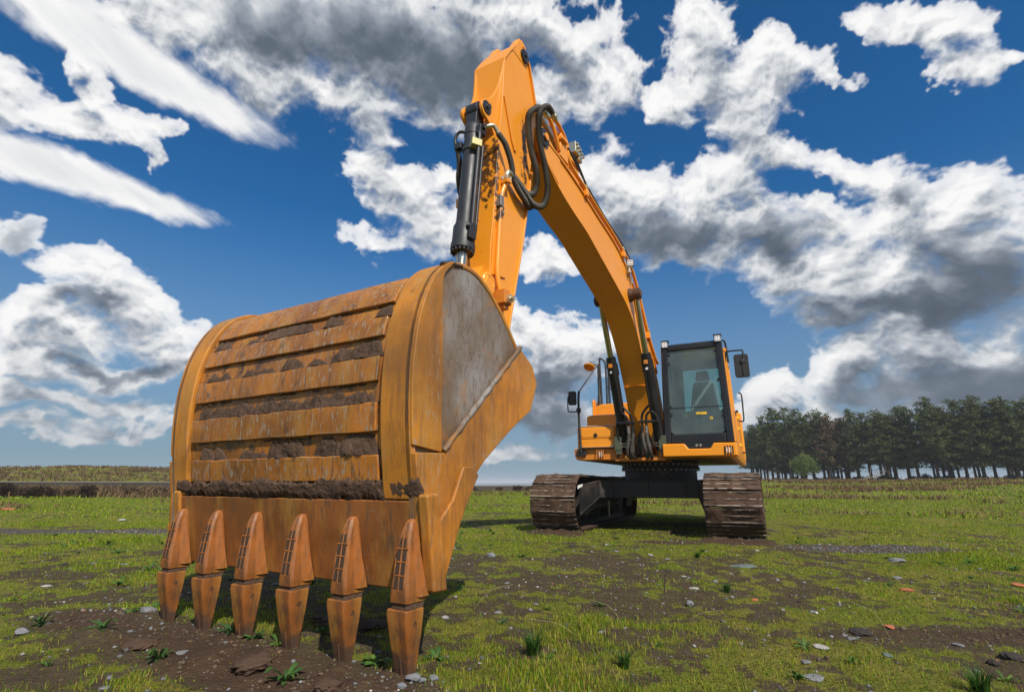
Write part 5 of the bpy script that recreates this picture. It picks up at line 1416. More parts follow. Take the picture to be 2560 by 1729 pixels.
SHIFT = 0.0
# greenish valve blocks at the cylinder feet, hoses and wiring in the middle
valve_m = M('valve_green', (.10, .115, .075), .45, .3)
for t0 in (-.37, .262):
    m = MB(); m.box(P(1.52, t0, 1.31), P(1.44, t0 + .10, 1.12)); m.box(P(1.51, t0 + .02, 1.12), P(1.45, t0 + .10, 1.06)); m.lathe(P(1.48, t0 + .04, 1.31), (0, 0, 1), [(0, .022), (.02, .022), (.02, .016), (.045, .016), (.045, .024), (.06, .024), (.06, .001)], 8)
    vb = m.build('valve_block', valve_m, house, bevel=.005)
    m = MB(); sg = 1 if t0 < 0 else -1; tb_ = t0 + (.10 if t0 < 0 else 0)
    for z in (1.17, 1.21): m.tube(spline([P(1.48, tb_, z), P(1.48, tb_ + sg * .06, z), P(1.46, tb_ + sg * .085, z + .04), P(1.42, tb_ + sg * .07, z + .16)], 5), .009, 8)
    m.build('thin_pipe', zinc_m, vb)
for i in range(9):
    t0 = -.13 + .032 * i; w_ = random.uniform(-.05, .05)
    m = MB(); m.tube(spline([P(1.42, t0, 1.34 + .05 * math.sin(i * 2)), P(1.46, t0 + w_, 1.22), P(1.47, t0 + w_ * .6, 1.10), P(1.40, t0 * .6, 1.03), P(1.25, t0 * .5, 1.04)], 6), .019 if i % 2 else .013, 8); m.build('hose', hose_m if i % 3 else plastic_m, house)
m = MB()
for i in range(6):
    m.tube(spline([P(1.38, -.30 + .1 * i, 1.36), P(1.40, -.28 + .1 * i, 1.30 + .03 * math.cos(i)), P(1.43, -.2 + .07 * i, 1.24), P(1.38, -.2 + .09 * i, 1.15)], 5), .007, 6)
m.build('wiring', zinc_m, house)

# ------------------------------------------------------------------ cab
def CT(u, z):
    k = (z - 1.18) / 1.42
    return (.335 + .045 * k) * (1 - u) + (1.25 - .035 * k) * u
def cp(u, s, z): return P(s, CT(u, z), z)
def cbar(mb, u0, u1, s0, s1, z0, z1):
    return mb.hexa([cp(u0, s0, z0), cp(u1, s0, z0), cp(u1, s1, z0), cp(u0, s1, z0)], [cp(u0, s0, z1), cp(u1, s0, z1), cp(u1, s1, z1), cp(u0, s1, z1)])
m = MB()
cbar(m, 0, .105, 1.50, 1.40, 1.19, 2.60); cbar(m, .895, 1, 1.50, 1.40, 1.19, 2.60)
cbar(m, .105, .895, 1.50, 1.40, 2.515, 2.60); cbar(m, .105, .895, 1.50, 1.40, 1.19, 1.318)
cab = m.build('cab', cab_m, exc, bevel=.018, seg=3)
m = MB(); m.prism([P(1.512, t, z) for t, z in ((.60, 1.20), (.655, 1.115), (.945, 1.115), (.99, 1.20))], [P(1.42, t, z) for t, z in ((.60, 1.20), (.655, 1.115), (.945, 1.115), (.99, 1.20))]); m.build('sill_panel', cab_m, cab, bevel=.004)
m = MB()
for t in (.765, .815): m.lathe(P(1.512, t, 1.158), (0, -1, 0), [(0, .016), (.006, .016), (.008, .010), (.004, .008), (.004, .001)], 14)
m.build('washer_nozzles', zinc_m, cab)
# pillar trims
for u in (.03, .965):
    m = MB(); cbar(m, u - .006, u + .006, 1.506, 1.498, 1.25, 2.52); m.build('pillar_trim', plastic_m, cab)
# windscreen in two panes with rounded lower corners
def pane(u0, u1, z0, z1, r=.05):
    out = []
    for cu, cz, a0, rr in ((u1, z1, 0, .004), (u0, z1, 90, .004), (u0, z0, 180, r), (u1, z0, 270, r)):
        for k in range(5):
            g_ = R_(a0 + 90 * k / 4); sx = -1 if cu == u1 else 1; sz = -1 if cz == z1 else 1
            out.append((CT(cu, cz) + sx * rr + rr * math.cos(g_), cz + sz * rr + rr * math.sin(g_)))
    return out
m = MB(); o_ = pane(.107, .893, 1.690, 2.513); m.prism([P(1.470, t, z) for t, z in o_], [P(1.464, t, z) for t, z in o_]); m.build('windscreen', glass_m, cab, smooth=0)
m = MB(); o_ = pane(.107, .893, 1.320, 1.682, .06); m.prism([P(1.470, t, z) for t, z in o_], [P(1.464, t, z) for t, z in o_]); m.build('lower_windscreen', glass_m, cab, smooth=0)
m = MB(); cbar(m, .107, .893, 1.476, 1.460, 1.682, 1.690); m.build('glass_seam', plastic_m, cab)
for t0, t1, z0, z1 in ((.790, .845, 1.585, 1.615), (.85, .93, 1.58, 1.615)):
    m = MB(); m.box(P(1.4745, t0, z0), P(1.4705, t1, z1)); m.build('sticker', yellow_m, cab)
m = MB(); cg = [(.985 + (.024 if k % 2 else .018) * math.cos(k * math.pi / 8), 1.525 + (.024 if k % 2 else .018) * math.sin(k * math.pi / 8)) for k in range(16)]
hl = [(.985 + .009 * math.cos(k * math.pi / 8), 1.525 + .009 * math.sin(k * math.pi / 8)) for k in range(16)]
m.add([P(1.4745, t, z) for t, z in cg] + [P(1.4745, t, z) for t, z in hl] + [P(1.4708, t, z) for t, z in cg] + [P(1.4708, t, z) for t, z in hl], sum([[(k, (k + 1) % 16, 16 + (k + 1) % 16, 16 + k), (32 + k, 48 + k, 48 + (k + 1) % 16, 32 + (k + 1) % 16), (k, 32 + k, 32 + (k + 1) % 16, (k + 1) % 16), (16 + k, 16 + (k + 1) % 16, 48 + (k + 1) % 16, 48 + k)] for k in range(16)], []))
m.build('sticker', yellow_m, cab)
m = MB()
for u, z in ((.13, 2.47), (.12, 2.33), (.88, 2.05), (.885, 1.55), (.12, 1.6), (.88, 2.47)): cbar(m, u - .022, u + .022, 1.482, 1.462, z - .02, z + .02)
m.build('glass_clips', plastic_m, cab, bevel=.003)
# roof, right wall, back wall, floor
m = MB(); cbar(m, .01, .99, 1.44, .12, 2.575, 2.625); m.build('roof', cab_m, cab, bevel=.02, seg=3)
m = MB(); cbar(m, 0, 1, 1.42, .12, 1.05, 1.20); m.build('cab_floor', dark_m, cab)
def wall(u0, u1, nm):
    m = MB()
    cbar(m, u0, u1, 1.40, 1.33, 1.2, 2.58); cbar(m, u0, u1, .19, .12, 1.2, 2.58); cbar(m, u0, u1, .70, .64, 1.6, 2.58)
    cbar(m, u0, u1, 1.33, .19, 1.2, 1.62); cbar(m, u0, u1, 1.33, .19, 2.50, 2.58)
    return m
wall(0, .045, '').build('cab_wall', cab_m, cab, bevel=.004)
m = MB(); cbar(m, .015, .025, 1.33, .19, 1.62, 2.50); m.build('side_window', side_glass_m, cab, smooth=0)
m = MB(); cbar(m, .955, 1.0, 1.40, 1.36, 1.2, 2.58); m.build('door_post', cab_m, cab)
m = MB()
cbar(m, .965, 1.018, 1.455, 1.36, 1.20, 2.50); cbar(m, .965, 1.018, .22, .14, 1.2, 2.5); cbar(m, .965, 1.018, 1.36, .22, 1.2, 1.75); cbar(m, .965, 1.018, 1.36, .22, 2.44, 2.5); cbar(m, .965, 1.018, .82, .76, 1.75, 2.44)
door = m.build('cab_door', paint_m, cab, bevel=.008)
m = MB(); cbar(m, .985, .995, 1.36, .22, 1.75, 2.44); m.build('door_window', side_glass_m, door, smooth=0)
m = MB(); m.box(P(.36, 1.262, 1.72), P(.26, 1.30, 1.75)); m.build('door_handle', plastic_m, door, bevel=.005)
m = MB(); cbar(m, 0, .16, .17, .12, 1.2, 2.58); cbar(m, .84, 1, .17, .12, 1.2, 2.58); cbar(m, .16, .84, .17, .12, 1.2, 1.78); cbar(m, .16, .84, .17, .12, 2.48, 2.58); m.build('back_wall', dark_m, cab)
m = MB(); cbar(m, .16, .84, .15, .14, 1.78, 2.48); m.build('rear_window', side_glass_m, cab, smooth=0)
# seat, consoles, levers, pedals
m = MB(); m.hexa([P(.95, .58, 1.45), P(.95, 1.08, 1.45), P(.45, 1.06, 1.43), P(.45, .60, 1.43)], [P(.96, .58, 1.60), P(.96, 1.08, 1.60), P(.45, 1.06, 1.57), P(.45, .60, 1.57)]); seat = m.build('seat', M('seat_fabric', (.17, .19, .20), .85), cab, bevel=.04, seg=3)
m = MB(); m.hexa([P(.55, .58, 1.55), P(.55, 1.08, 1.55), P(.42, 1.06, 1.55), P(.42, .60, 1.55)], [P(.45, .68, 2.22), P(.45, .98, 2.22), P(.32, .98, 2.22), P(.32, .68, 2.22)]); m.build('backrest', bpy.data.materials['seat_fabric'], seat, bevel=.04, seg=3)
m = MB(); m.hexa([P(.44, .72, 2.24), P(.44, .94, 2.24), P(.34, .94, 2.24), P(.34, .72, 2.24)], [P(.43, .74, 2.40), P(.43, .92, 2.40), P(.34, .92, 2.40), P(.34, .74, 2.40)]); m.build('headrest', bpy.data.materials['seat_fabric'], seat, bevel=.03, seg=3)
m = MB(); m.box(P(.85, .83 - .11, 1.44), P(.55, .83 + .11, 1.2)); m.build('seat_base', dark_m, seat)
for t0, t1 in ((.43, .56), (1.09, 1.18)):
    m = MB(); m.box(P(1.02, t0, 1.70), P(.45, t1, 1.45)); cs = m.build('console', dark_m, cab, bevel=.02)
    m = MB(); tc_ = (t0 + t1) / 2; m.rod(P(.98, tc_, 1.69), P(1.0, tc_, 1.84), .012, n=8); m.lathe(P(1.0, tc_, 1.82), (0, 0, 1), [(0, .02), (.03, .03), (.09, .026), (.11, .01)], 10); m.build('joystick', plastic_m, cs)
m = MB(); m.hexa([P(1.36, .43, 1.2), P(1.36, .60, 1.2), P(1.02, .52, 1.2), P(1.02, .43, 1.2)], [P(1.37, .43, 1.66), P(1.37, .585, 1.66), P(1.10, .50, 1.68), P(1.10, .43, 1.68)]); fc = m.build('side_console', M('console_brown', (.075, .050, .032), .7), cab, bevel=.02)
m = MB(); m.box(P(1.30, .44, 1.98), P(1.26, .60, 1.70)); m.tube([P(1.28, .45, 1.68), P(1.28, .45, 2.15)], .012, 8); m.build('monitor', plastic_m, fc, bevel=.012)
m = MB()
for t in (.76, .86):
    m.tube(spline([P(1.30, t, 1.2), P(1.28, t, 1.5), P(1.22, t, 1.82)], 5), .010, 8); m.tube([P(1.22, t - .03, 1.82), P(1.22, t + .03, 1.82)], .012, 8); m.box(P(1.36, t - .035, 1.26), P(1.24, t + .035, 1.23))
m.build('travel_levers', steel_m, cab)
# bumper panel below the windscreen with a notch for the sill, lamp in its corner
bo = [(.312, 1.0), (.312, 1.185), (.605, 1.185), (.660, 1.112), (.940, 1.112), (.985, 1.185), (1.285, 1.180), (1.285, 1.0)]
m = MB(); m.prism([P(1.545, t + (.0 if t < 1.2 else -.02), z if z > 1.05 else z + .012) for t, z in bo], [P(1.40, t, z) for t, z in bo]); bp = m.build('bumper', paint_m, exc, bevel=.016, seg=3)
m = MB(); rbox(m, (1.548, 1.112, 1.028), (1.52, 1.226, 1.142), .015); m.build('lamp_recess', plastic_m, bp)
bl_ = work_lamp(P(1.525, 1.169, 1.085), (0, -1, 0), (0, 0, 1), .042, .042, bp)
m = MB()
for k in range(3): m.tube([P(1.563, 1.135 + k * .034, 1.15), P(1.568, 1.135 + k * .034, 1.085), P(1.563, 1.135 + k * .034, 1.02)], .005, 6)
m.build('lamp_guard', paint_m, bp)
# roof lamps, right mirror
for t, z in ((.44, 2.61), (1.165, 2.625)):
    m = MB(); m.box(P(1.50, t - .055, z + .07), P(1.38, t + .055, z + .055)); m.box(P(1.47, t - .02, z + .06), P(1.40, t + .02, z - .03)); m.build('lamp_bracket', plastic_m, cab, bevel=.004)
    work_lamp(P(1.50, t, z), (.1, -1, -.08), (0, 0, 1), .046, .046, cab)
m = MB(); m.tube(spline([P(1.43, 1.235, 2.30), P(1.45, 1.255, 2.42), P(1.47, 1.30, 2.435), P(1.49, 1.44, 2.43), P(1.50, 1.47, 2.41), P(1.505, 1.465, 2.27)], 6), .012, 8); mm_ = m.build('mirror_arm', plastic_m, cab)
m = MB(); rbox(m, (1.50, 1.345, 2.055), (1.44, 1.53, 2.375), .035); m.lathe(P(1.498, 1.455, 2.27), (0, -1, 0), [(0, .035), (.02, .030), (.024, .001)], 14); m.box(P(1.512, 1.445, 2.27), P(1.498, 1.465, 2.08)); mr2 = m.build('mirror', plastic_m, cab, bevel=.014, seg=3)
m = MB(); rbox(m, (1.44, 1.358, 2.07), (1.436, 1.517, 2.36), .03); m.build('mirror_face', mirror_m, mr2)
m = MB(); m.tube(spline([P(1.40, 1.22, 2.62), P(1.38, 1.25, 2.60), P(1.36, 1.262, 2.5), P(1.35, 1.27, 2.3)], 5), .014, 8); m.build('door_rail', plastic_m, cab)
m = MB(); m.box(P(1.46, 1.222, 2.49), P(1.42, 1.262, 2.44)); m.build('mirror_mount', paint_m, cab, bevel=.004)


# ------------------------------------------------------------------ the wood, bushes and wall
FRAME = None
def bark_build(t, p):
    co = obj_co(t); n = t.noise(t.vec('MULTIPLY', co, (1, 1, .3)), 5, 5, .6)
    t.l.new(t.mix(n, (.030, .022, .017), (.085, .062, .048)), p.inputs['Base Color'])
bark_m = M('pine_bark', rough=.9, build=bark_build, spec=.1)
needle_m = leaf_mat('pine_needles', .30)

def pine_crown(seed, lo=.38, dens=1.0, rust=0.0, wide=1.0):
    """needle clumps on whorls of boughs; unit height, to be scaled"""
    r = np.random.default_rng(seed); V = []; C = []; boughs = []
    z = lo; lean = r.normal(0, .012, 2)
    while z < .985:
        u = (z - lo) / (1 - lo)
        L = (.20 * (1 - u) ** .85 + .014) * (.60 + .40 * min(1, u / .22)) * wide
        nb = int(r.integers(4, 7) * (1 if u < .8 else .8))
        a0 = r.uniform(0, 6.28)
        for k in range(max(3, nb)):
            if r.uniform() < .14: continue
            a = a0 + 6.28 * k / nb + r.normal(0, .3); l = L * r.uniform(.55, 1.2)
            rise = (.30 * u + .02 + r.normal(0, .06)) * l
            d = np.array([math.cos(a), math.sin(a)])
            boughs.append((z, d, l, rise))
            for q in np.linspace(.35, 1.0, max(2, int(2 + l / .055))):
                c = np.array([d[0] * l * q, d[1] * l * q, z + rise * q + .012 * math.sin(q * 3)]) + r.normal(0, .010, 3)
                nt = int(11 * dens); s = r.uniform(.020, .036)
                tone = r.uniform(.75, 1.25)
                for _ in range(nt):
                    o = r.normal(0, .018, 3); o[2] *= .55
                    v = r.normal(0, 1, 3); v[:2] += d * .9; v[2] += .55; v /= np.linalg.norm(v)
                    w = np.cross(v, r.normal(0, 1, 3)); w /= np.linalg.norm(w) + 1e-9
                    p = c + o
                    V += [p - w * s * .22, p + w * s * .22, p + v * s * 1.25]
                    base = np.array([.080, .104, .036]) if r.uniform() > .3 else np.array([.125, .145, .044])
                    if r.uniform() < rust: base = np.array([.17, .105, .075])
                    C += [base * tone * r.uniform(.8, 1.2)] * 3
        z += r.uniform(.028, .044)
    V = np.array(V, np.float32)
    F = np.arange(len(V)).reshape(-1, 3)
    me = mesh_np('crown', V, [F], np.array(C, np.float32)); me.materials.append(needle_m)
    tb = MB()
    tb.tube([(lean[0] * q * 0, 0, q) for q in (0, .12, .35, .6, .85, .99)], [.0155, .0125, .0105, .008, .0045, .0015], 8)
    tr = tb.mesh('trunk'); tr.materials.append(bark_m)
    lb = MB()
    for (zz, d, l, rise) in boughs[::1]:
        lb.tube([(0, 0, zz), (d[0] * l * .5, d[1] * l * .5, zz + rise * .4), (d[0] * l * .95, d[1] * l * .95, zz + rise)], [.0036, .0022, .0008], 4, False)
    for _ in range(14):                                     # dead snags on the bare trunk
        zz = r.uniform(.14, lo); a = r.uniform(0, 6.28); l = r.uniform(.03, .11)
        lb.tube([(0, 0, zz), (math.cos(a) * l, math.sin(a) * l, zz - .01 + r.normal(0, .02))], [.002, .0006], 4, False)
    bo = lb.mesh('boughs'); bo.materials.append(bark_m)
    return tr, bo, me
KINDS = [pine_crown(900, .27), pine_crown(901, .36), pine_crown(902, .22, 1.1), pine_crown(903, .46, .9), pine_crown(904, .30, 1.0, 0, 1.15), pine_crown(905, .28, .95, .75), pine_crown(906, .20, 1.1, 0, 1.1)]
NTH = 'first second third fourth fifth sixth seventh eighth ninth tenth eleventh twelfth thirteenth fourteenth fifteenth sixteenth seventeenth eighteenth nineteenth twentieth'.split() + ['twenty-' + w for w in 'first second third fourth fifth sixth seventh eighth ninth'.split()]
def pine(x, y, top, kind, label, group, wide=1.0):
    z = gz(x, y) - .05; h = top - z
    o = empty('pine_tree', (x, y, z), random.uniform(0, 6.28)); tag(o, label, 'tree', group)
    for nme, me in zip(('trunk', 'boughs', 'crown'), KINDS[kind]):
        c = link(nme, me, None, o); c.scale = (h * wide, h * wide, h)
        if nme == 'boughs': c['kind'] = 'stuff'
    return o
FRONT = [(37.5, 82.0, 9.34), (38.2, 80.0, 10.35), (39.36, 79.0, 11.63), (40.59, 78.0, 11.43), (41.85, 77.0, 11.24), (43.32, 77.0, 10.35), (44.35, 76.0, 10.69), (44.44, 74.0, 9.74), (46.23, 74.0, 9.51), (46.71, 72.0, 10.38), (48.19, 72.0, 9.99), (48.92, 70.0, 9.84), (50.21, 70.0, 9.25), (51.11, 69.0, 10.4), (51.59, 68.0, 10.05), (52.51, 66.0, 11.01), (53.96, 66.0, 9.88), (55.24, 65.0, 10.65), (56.45, 64.0, 10.84), (57.79, 64.0, 9.75), (58.52, 63.0, 10.34), (58.7, 62.0, 10.43), (60.43, 62.0, 10.04), (60.79, 61.0, 10.32), (62.8, 61.0, 10.03), (64.12, 60.0, 9.97), (66.36, 60.0, 9.69)]
for i, (x, y, top_) in enumerate(FRONT):
    rust = i in (7, 8)
    k = 5 if rust else [3, 3, 1, 3, 1, 3, 4, 0, 2, 6, 0, 4, 2, 0, 6, 4, 2, 0, 6, 4, 2, 6, 0, 4, 2, 6, 0][i]
    if i == 0: lab = 'leftmost pine of the wood, bare trunk partly behind the cab'
    elif rust: lab = 'pine with browned reddish needles, ' + ('left' if i == 7 else 'right') + ' one of the two in the wood'
    else: lab = NTH[i] + ' dark pine from the left along the front of the wood'
    pine(x, y, top_, k, lab, 'pines of the wood beyond the field', random.uniform(1.05, 1.45))
for i in range(64):                                         # deeper rows
    f = random.random() ** .75 * .92 + .08 if i % 6 else random.random() * .2; x0 = 38 + 32 * f; y0 = 84 - 24 * f
    d = random.uniform(3.5, 15); x = x0 + d * .35 + random.uniform(-1, 1); y = y0 + d
    pine(x, y, random.uniform(9.0, 11.3) * (.97 if f > .2 else .92), random.choice([0, 1, 2, 3, 4, 6]), 'dark pine standing deep in the wood behind its front row', 'pines of the wood beyond the field', random.uniform(1.1, 1.5))

def leafy(name, n, rad, seed, cols, s0, s1, trunk=None, clumps=14, mat=None):
    r = np.random.default_rng(seed)
    cc = r.normal(0, 1, (clumps, 3)); cc /= np.linalg.norm(cc, axis=1)[:, None]; cc *= (r.uniform(.25, .72, (clumps, 1)))
    k = r.integers(0, clumps, n); P_ = cc[k] + r.normal(0, .21, (n, 3))
    P_ *= np.array(rad)[None] / np.maximum(1, np.linalg.norm(P_, axis=1)[:, None] * .98)
    v = r.normal(0, 1, (n, 3)); v /= np.linalg.norm(v, axis=1)[:, None]
    w = np.cross(v, r.normal(0, 1, (n, 3))); w /= np.linalg.norm(w, axis=1)[:, None]
    s = r.uniform(s0, s1, (n, 1))
    V = np.stack([P_ - w * s * .35, P_ + w * s * .35, P_ + v * s], 1).reshape(-1, 3)
    c = np.array(cols)[r.integers(0, len(cols), n)] * r.uniform(.75, 1.25, (n, 1)) * (.8 + .4 * r.random(clumps))[k][:, None]
    me = mesh_np(name, V, [np.arange(n * 3).reshape(-1, 3)], np.repeat(c, 3, 0)); me.materials.append(mat or turf_m)
    return me
# the small round tree in front of the wood
z0 = gz(30.7, 56)
t = empty('round_tree', (30.7, 56, z0)); tag(t, 'small round pale green tree standing alone in front of the dark wood', 'tree')
m = MB(); m.tube([(0, 0, -.05), (.05, 0, .5), (0, .05, 1.1), (.1, 0, 1.8)], [.16, .12, .09, .05], 8); m.tube([(0, 0, .7), (-.4, .1, 1.3), (-.7, .1, 1.8)], [.07, .05, .02], 6); m.tube([(0, 0, .8), (.4, -.2, 1.3), (.75, -.2, 1.7)], [.07, .05, .02], 6); m.build('trunk', bark_m, t)
cm = leafy('crown', 5200, (1.45, 1.4, 1.12), 77, [(.15, .20, .065), (.19, .245, .08), (.11, .155, .05)], .10, .17, clumps=26)
c = link('crown', cm, None, t); c.location = (0, 0, 1.62)
# dark undergrowth along the foot of the wood
ug = [leafy('undergrowth', 900, (1.3, 1.1, .55), 80 + i, [(.030, .042, .018), (.05, .045, .022), (.045, .035, .02)], .12, .26, clumps=12) for i in range(3)]
for i in range(26):
    f = (i + .5) / 26; x = 38.5 + 28 * f + random.uniform(-.4, .4); y = 83.0 - 23 * f + random.uniform(-.5, 1.2)
    o = link('undergrowth_bush', ug[i % 3], None); s = random.uniform(.6, 1.25); o.scale = (s, s, s * random.uniform(.7, 1.3)); o.location = (x, y, gz(x, y) + .2); o.rotation_euler.z = random.uniform(0, 6)
    tag(o, 'low dark bush at the foot of the wood among the trunks', 'bush', 'bushes along the foot of the wood')
# fallen bough lying before the trunks
o = empty('fallen_bough', (38.3, 58, gz(38.3, 58))); tag(o, 'pale fallen bough with bare branches lying before the wood', 'branch')
m = MB(); m.tube([(-1.6, 0, .12), (0, .1, .32), (1.3, 0, .62)], [.07, .06, .04], 6); m.build('stem', M('dead_wood', (.22, .19, .16), .9), o)
m = MB()
for k in range(9): m.tube([(.2 + .15 * k, 0, .35 + .03 * k), (.5 + .22 * k, .2 * math.sin(k * 2), .9 + .25 * math.sin(k * 1.7)), (.6 + .28 * k, .3 * math.sin(k * 2), 1.2 + .5 * math.sin(k * 1.3))], [.03, .02, .008], 5)
m.build('twigs', bpy.data.materials['dead_wood'], o)

# brown shrubs before the wall and out on the flat
sh = [leafy('shrub', 1500, (.55, .45, .34), 60 + i, [(.065, .035, .026), (.095, .055, .036), (.045, .03, .02), (.06, .055, .022)], .05, .11, clumps=11) for i in range(4)]
SHR = [(-23.6, 25, 1.15, 'wide brown shrub before the wall, at the left edge of the field'), (-22.5, 25.3, .95, 'second brown shrub from the left edge, before the wall'), (-21.6, 25, 1.05, 'tall brown shrub before the wall, third from the left edge'),
       (-20.9, 25.8, .7, 'small brown shrub in the row before the wall, fourth from the left edge'), (-19.35, 24.6, .95, 'dense brown shrub standing forward on the bright grass before the wall'), (-18.4, 26, .75, 'brown shrub before the wall, beside the dense forward one'), (-17.2, 26.4, .85, 'brown shrub before the wall, nearest the bucket'),
       (-2.9, 40, .8, 'brown shrub far behind the bucket on the flat grass, left one'), (-1.0, 43, .6, 'small brown shrub far off between the bucket and the tracks'), (.4, 40.5, .9, 'brown shrub far off beside the left track, the fuller one'), (1.4, 44, .8, 'brown shrub far off, half hidden by the left track')]
for i, (x, y, s, lab) in enumerate(SHR):
    o = link('brown_shrub', sh[i % 4], None); o.scale = (s * 1.25, s, s); o.location = (x, y, gz(x, y) + .24 * s); o.rotation_euler.z = i * 1.3
    tag(o, lab, 'shrub', 'brown shrubs on the far grass')

# low concrete wall with a pale coping
def conc(t, p):
    co = obj_co(t); n = t.noise(co, 1.7, 6, .65)
    t.l.new(t.mix(n, (.028, .024, .019), (.085, .075, .060)), p.inputs['Base Color'])
wm = M('old_concrete', rough=.9, build=conc)
cop_m = M('pale_coping', (.20, .185, .16), .9)
wall_o = empty('low_wall', (-19, 30.2, 0)); tag(wall_o, 'long low weathered concrete wall crossing the field behind the shrubs', 'wall')
line = [(-60, 36, .95), (-42, 32.6, .80), (-27, 30.6, .72), (-19, 30.2, .70), (-11, 34, .60), (-4.5, 44, .43), (2, 48.5, .40), (9, 52, .42)]
for (a, b) in zip(line, line[1:]):
    d = Vector((b[0] - a[0], b[1] - a[1], 0)).normalized(); n = Vector((-d.y, d.x, 0)) * .12
    A = Vector((a[0] + 19, a[1] - 30.2, 0)); B = Vector((b[0] + 19, b[1] - 30.2, 0))
    for nme, z0a, z0b, z1a, z1b, kk in (('wall_section', -.3, -.3, a[2] - .06, b[2] - .06, 1.0), ('coping', a[2] - .058, b[2] - .058, a[2], b[2], 1.25)):
        m = MB(); q = n * kk
        m.hexa([A - q + Vector((0, 0, z0a)), B - q + Vector((0, 0, z0b)), B + q + Vector((0, 0, z0b)), A + q + Vector((0, 0, z0a))], [A - q + Vector((0, 0, z1a)), B - q + Vector((0, 0, z1b)), B + q + Vector((0, 0, z1b)), A + q + Vector((0, 0, z1a))])
        m.build(nme, wm if nme != 'coping' else cop_m, wall_o)


# ------------------------------------------------------------------ thin moist air over the land and sea
hm = bpy.data.materials.new('moist_air'); hm.use_nodes = True
ht = NT(hm.node_tree); ht.n.clear()
pv = ht.node('ShaderNodeVolumePrincipled'); pv.inputs['Color'].default_value = (.86, .92, 1.0, 1); pv.inputs['Density'].default_value = .0006; pv.inputs['Anisotropy'].default_value = 0.0
ho = ht.node('ShaderNodeOutputMaterial'); ht.l.new(pv.outputs[0], ho.inputs['Volume'])
m = MB(); m.box((-9200, -9200, -8), (9200, 9200, 13.5))
tag(m.build('haze', hm, None, smooth=0), 'thin pale haze lying over the whole field', 'haze', kind='stuff')


# ------------------------------------------------------------------ weeds, stones and litter on the field
herb_m = leaf_mat('herb_leaf', .25)
def rosette(seed, n, L, wd, cols, up=.45):
    r = np.random.default_rng(seed); V = []; Q = []; T3 = []; C = []
    for k in range(n):
        a = 6.28 * k / n * 1.0 + r.normal(0, .35); l = L * r.uniform(.5, 1.15); w = wd * l * r.uniform(.75, 1.2)
        d = np.array([math.cos(a), math.sin(a), 0]); s = np.array([-d[1], d[0], 0]); el = up * r.uniform(.3, 1.6)
        pr = [(0, .22, 0), (.35, .75, .55), (.7, 1.0, .8), (1.0, 0, .62)]
        o = len(V); c = np.array(cols[r.integers(0, len(cols))]) * r.uniform(.75, 1.25)
        tw = r.normal(0, .25)
        for f, ww, zz in pr[:3]:
            m = d * l * f * math.cos(el * .7); z = l * math.sin(el) * zz
            for sg in (-1, 0, 1):
                p = m + s * w * .5 * ww * sg; V.append([p[0], p[1], z + (.16 * w * (abs(sg)) + tw * w * sg * .3)]); C.append(c * (1.0 if sg else 1.2))
        V.append([*(d * l * math.cos(el * .7))[:2], l * math.sin(el) * .62]); C.append(c)
        for i in range(2):
            for j in range(2): Q.append([o + i * 3 + j, o + i * 3 + j + 1, o + i * 3 + j + 4, o + i * 3 + j + 3])
        T3 += [[o + 6, o + 7, o + 9], [o + 7, o + 8, o + 9]]
    me = mesh_np('weed', np.array(V), [np.array(Q), np.array(T3)], np.array(C), True); me.materials.append(herb_m)
    return me
G1 = [(.045, .105, .022), (.065, .135, .026), (.035, .080, .022)]; G2 = [(.06, .13, .022), (.09, .165, .025), (.045, .10, .024)]
WE = [rosette(1, 12, .10, .28, G1), rosette(2, 16, .085, .24, G1, .6), rosette(3, 10, .12, .22, G2, .7), rosette(4, 22, .06, .42, G2, .35), rosette(5, 14, .07, .34, G1, .5)]
def weed(x, y, s, k, label, group='weeds growing in the thin turf'):
    o = link('weed', WE[k], None); o.location = (x, y, gz(x, y) - .004); o.scale = (s, s, s); o.rotation_euler = (random.uniform(-.12, .12), random.uniform(-.12, .12), random.uniform(0, 6.28))
    tag(o, label, 'weed', group); return o
weed(-.80, 2.07, .95, 0, 'star-shaped broad-leaved weed on bare soil in front of the bucket')
weed(-1.38, 2.27, .9, 1, 'green rosette weed on the soil at the lower left of the bucket')
weed(-1.27, 2.60, .85, 0, 'weed growing against the third tooth from the left')
weed(-1.13, 2.53, .8, 4, 'leafy weed in front of the third tooth from the left')
weed(-.98, 2.42, .55, 2, 'narrow upright weed on the soil, before the middle teeth')
weed(-.52, 2.24, 1.0, 3, 'spreading weed at the foot of the fifth tooth from the left')
weed(-.40, 2.16, .75, 2, 'weed between the two nearest teeth on the soil')
weed(-.30, 2.30, .8, 4, 'weed just behind the nearest tooth')
weed(-.86, 2.62, .75, 1, 'dark weed tucked behind the fourth tooth from the left')
weed(-2.02, 3.02, .9, 3, 'weed beside the grey stone at the leftmost tooth')
weed(-1.85, 2.60, .8, 0, 'weed at the left, before the leftmost tooth')
weed(-2.30, 2.80, .9, 1, 'weed left of the bucket on patchy ground')
random.seed(23)
n = 0
for i in range(900):
    a = random.uniform(-.95, .95); r = 1.25 + 7.5 * random.random() ** 1.3
    x, y = r * math.sin(a), r * math.cos(a)
    g = float(cover(np.array([x]), np.array([y]))[0][0])
    if random.random() > .25 + .6 * g: continue
    s, tt = to_machine(x, y)
    if abs(s) < 2.3 and abs(tt) < 1.8: continue
    if 7.1 < s < 7.6 and -.9 < tt < 1.1: continue
    weed(x, y, random.uniform(.28, .68) * (1 + .04 * r), random.randrange(5), 'small broad-leaved green weed growing low in the patchy turf'); n += 1
    if n >= 120: break
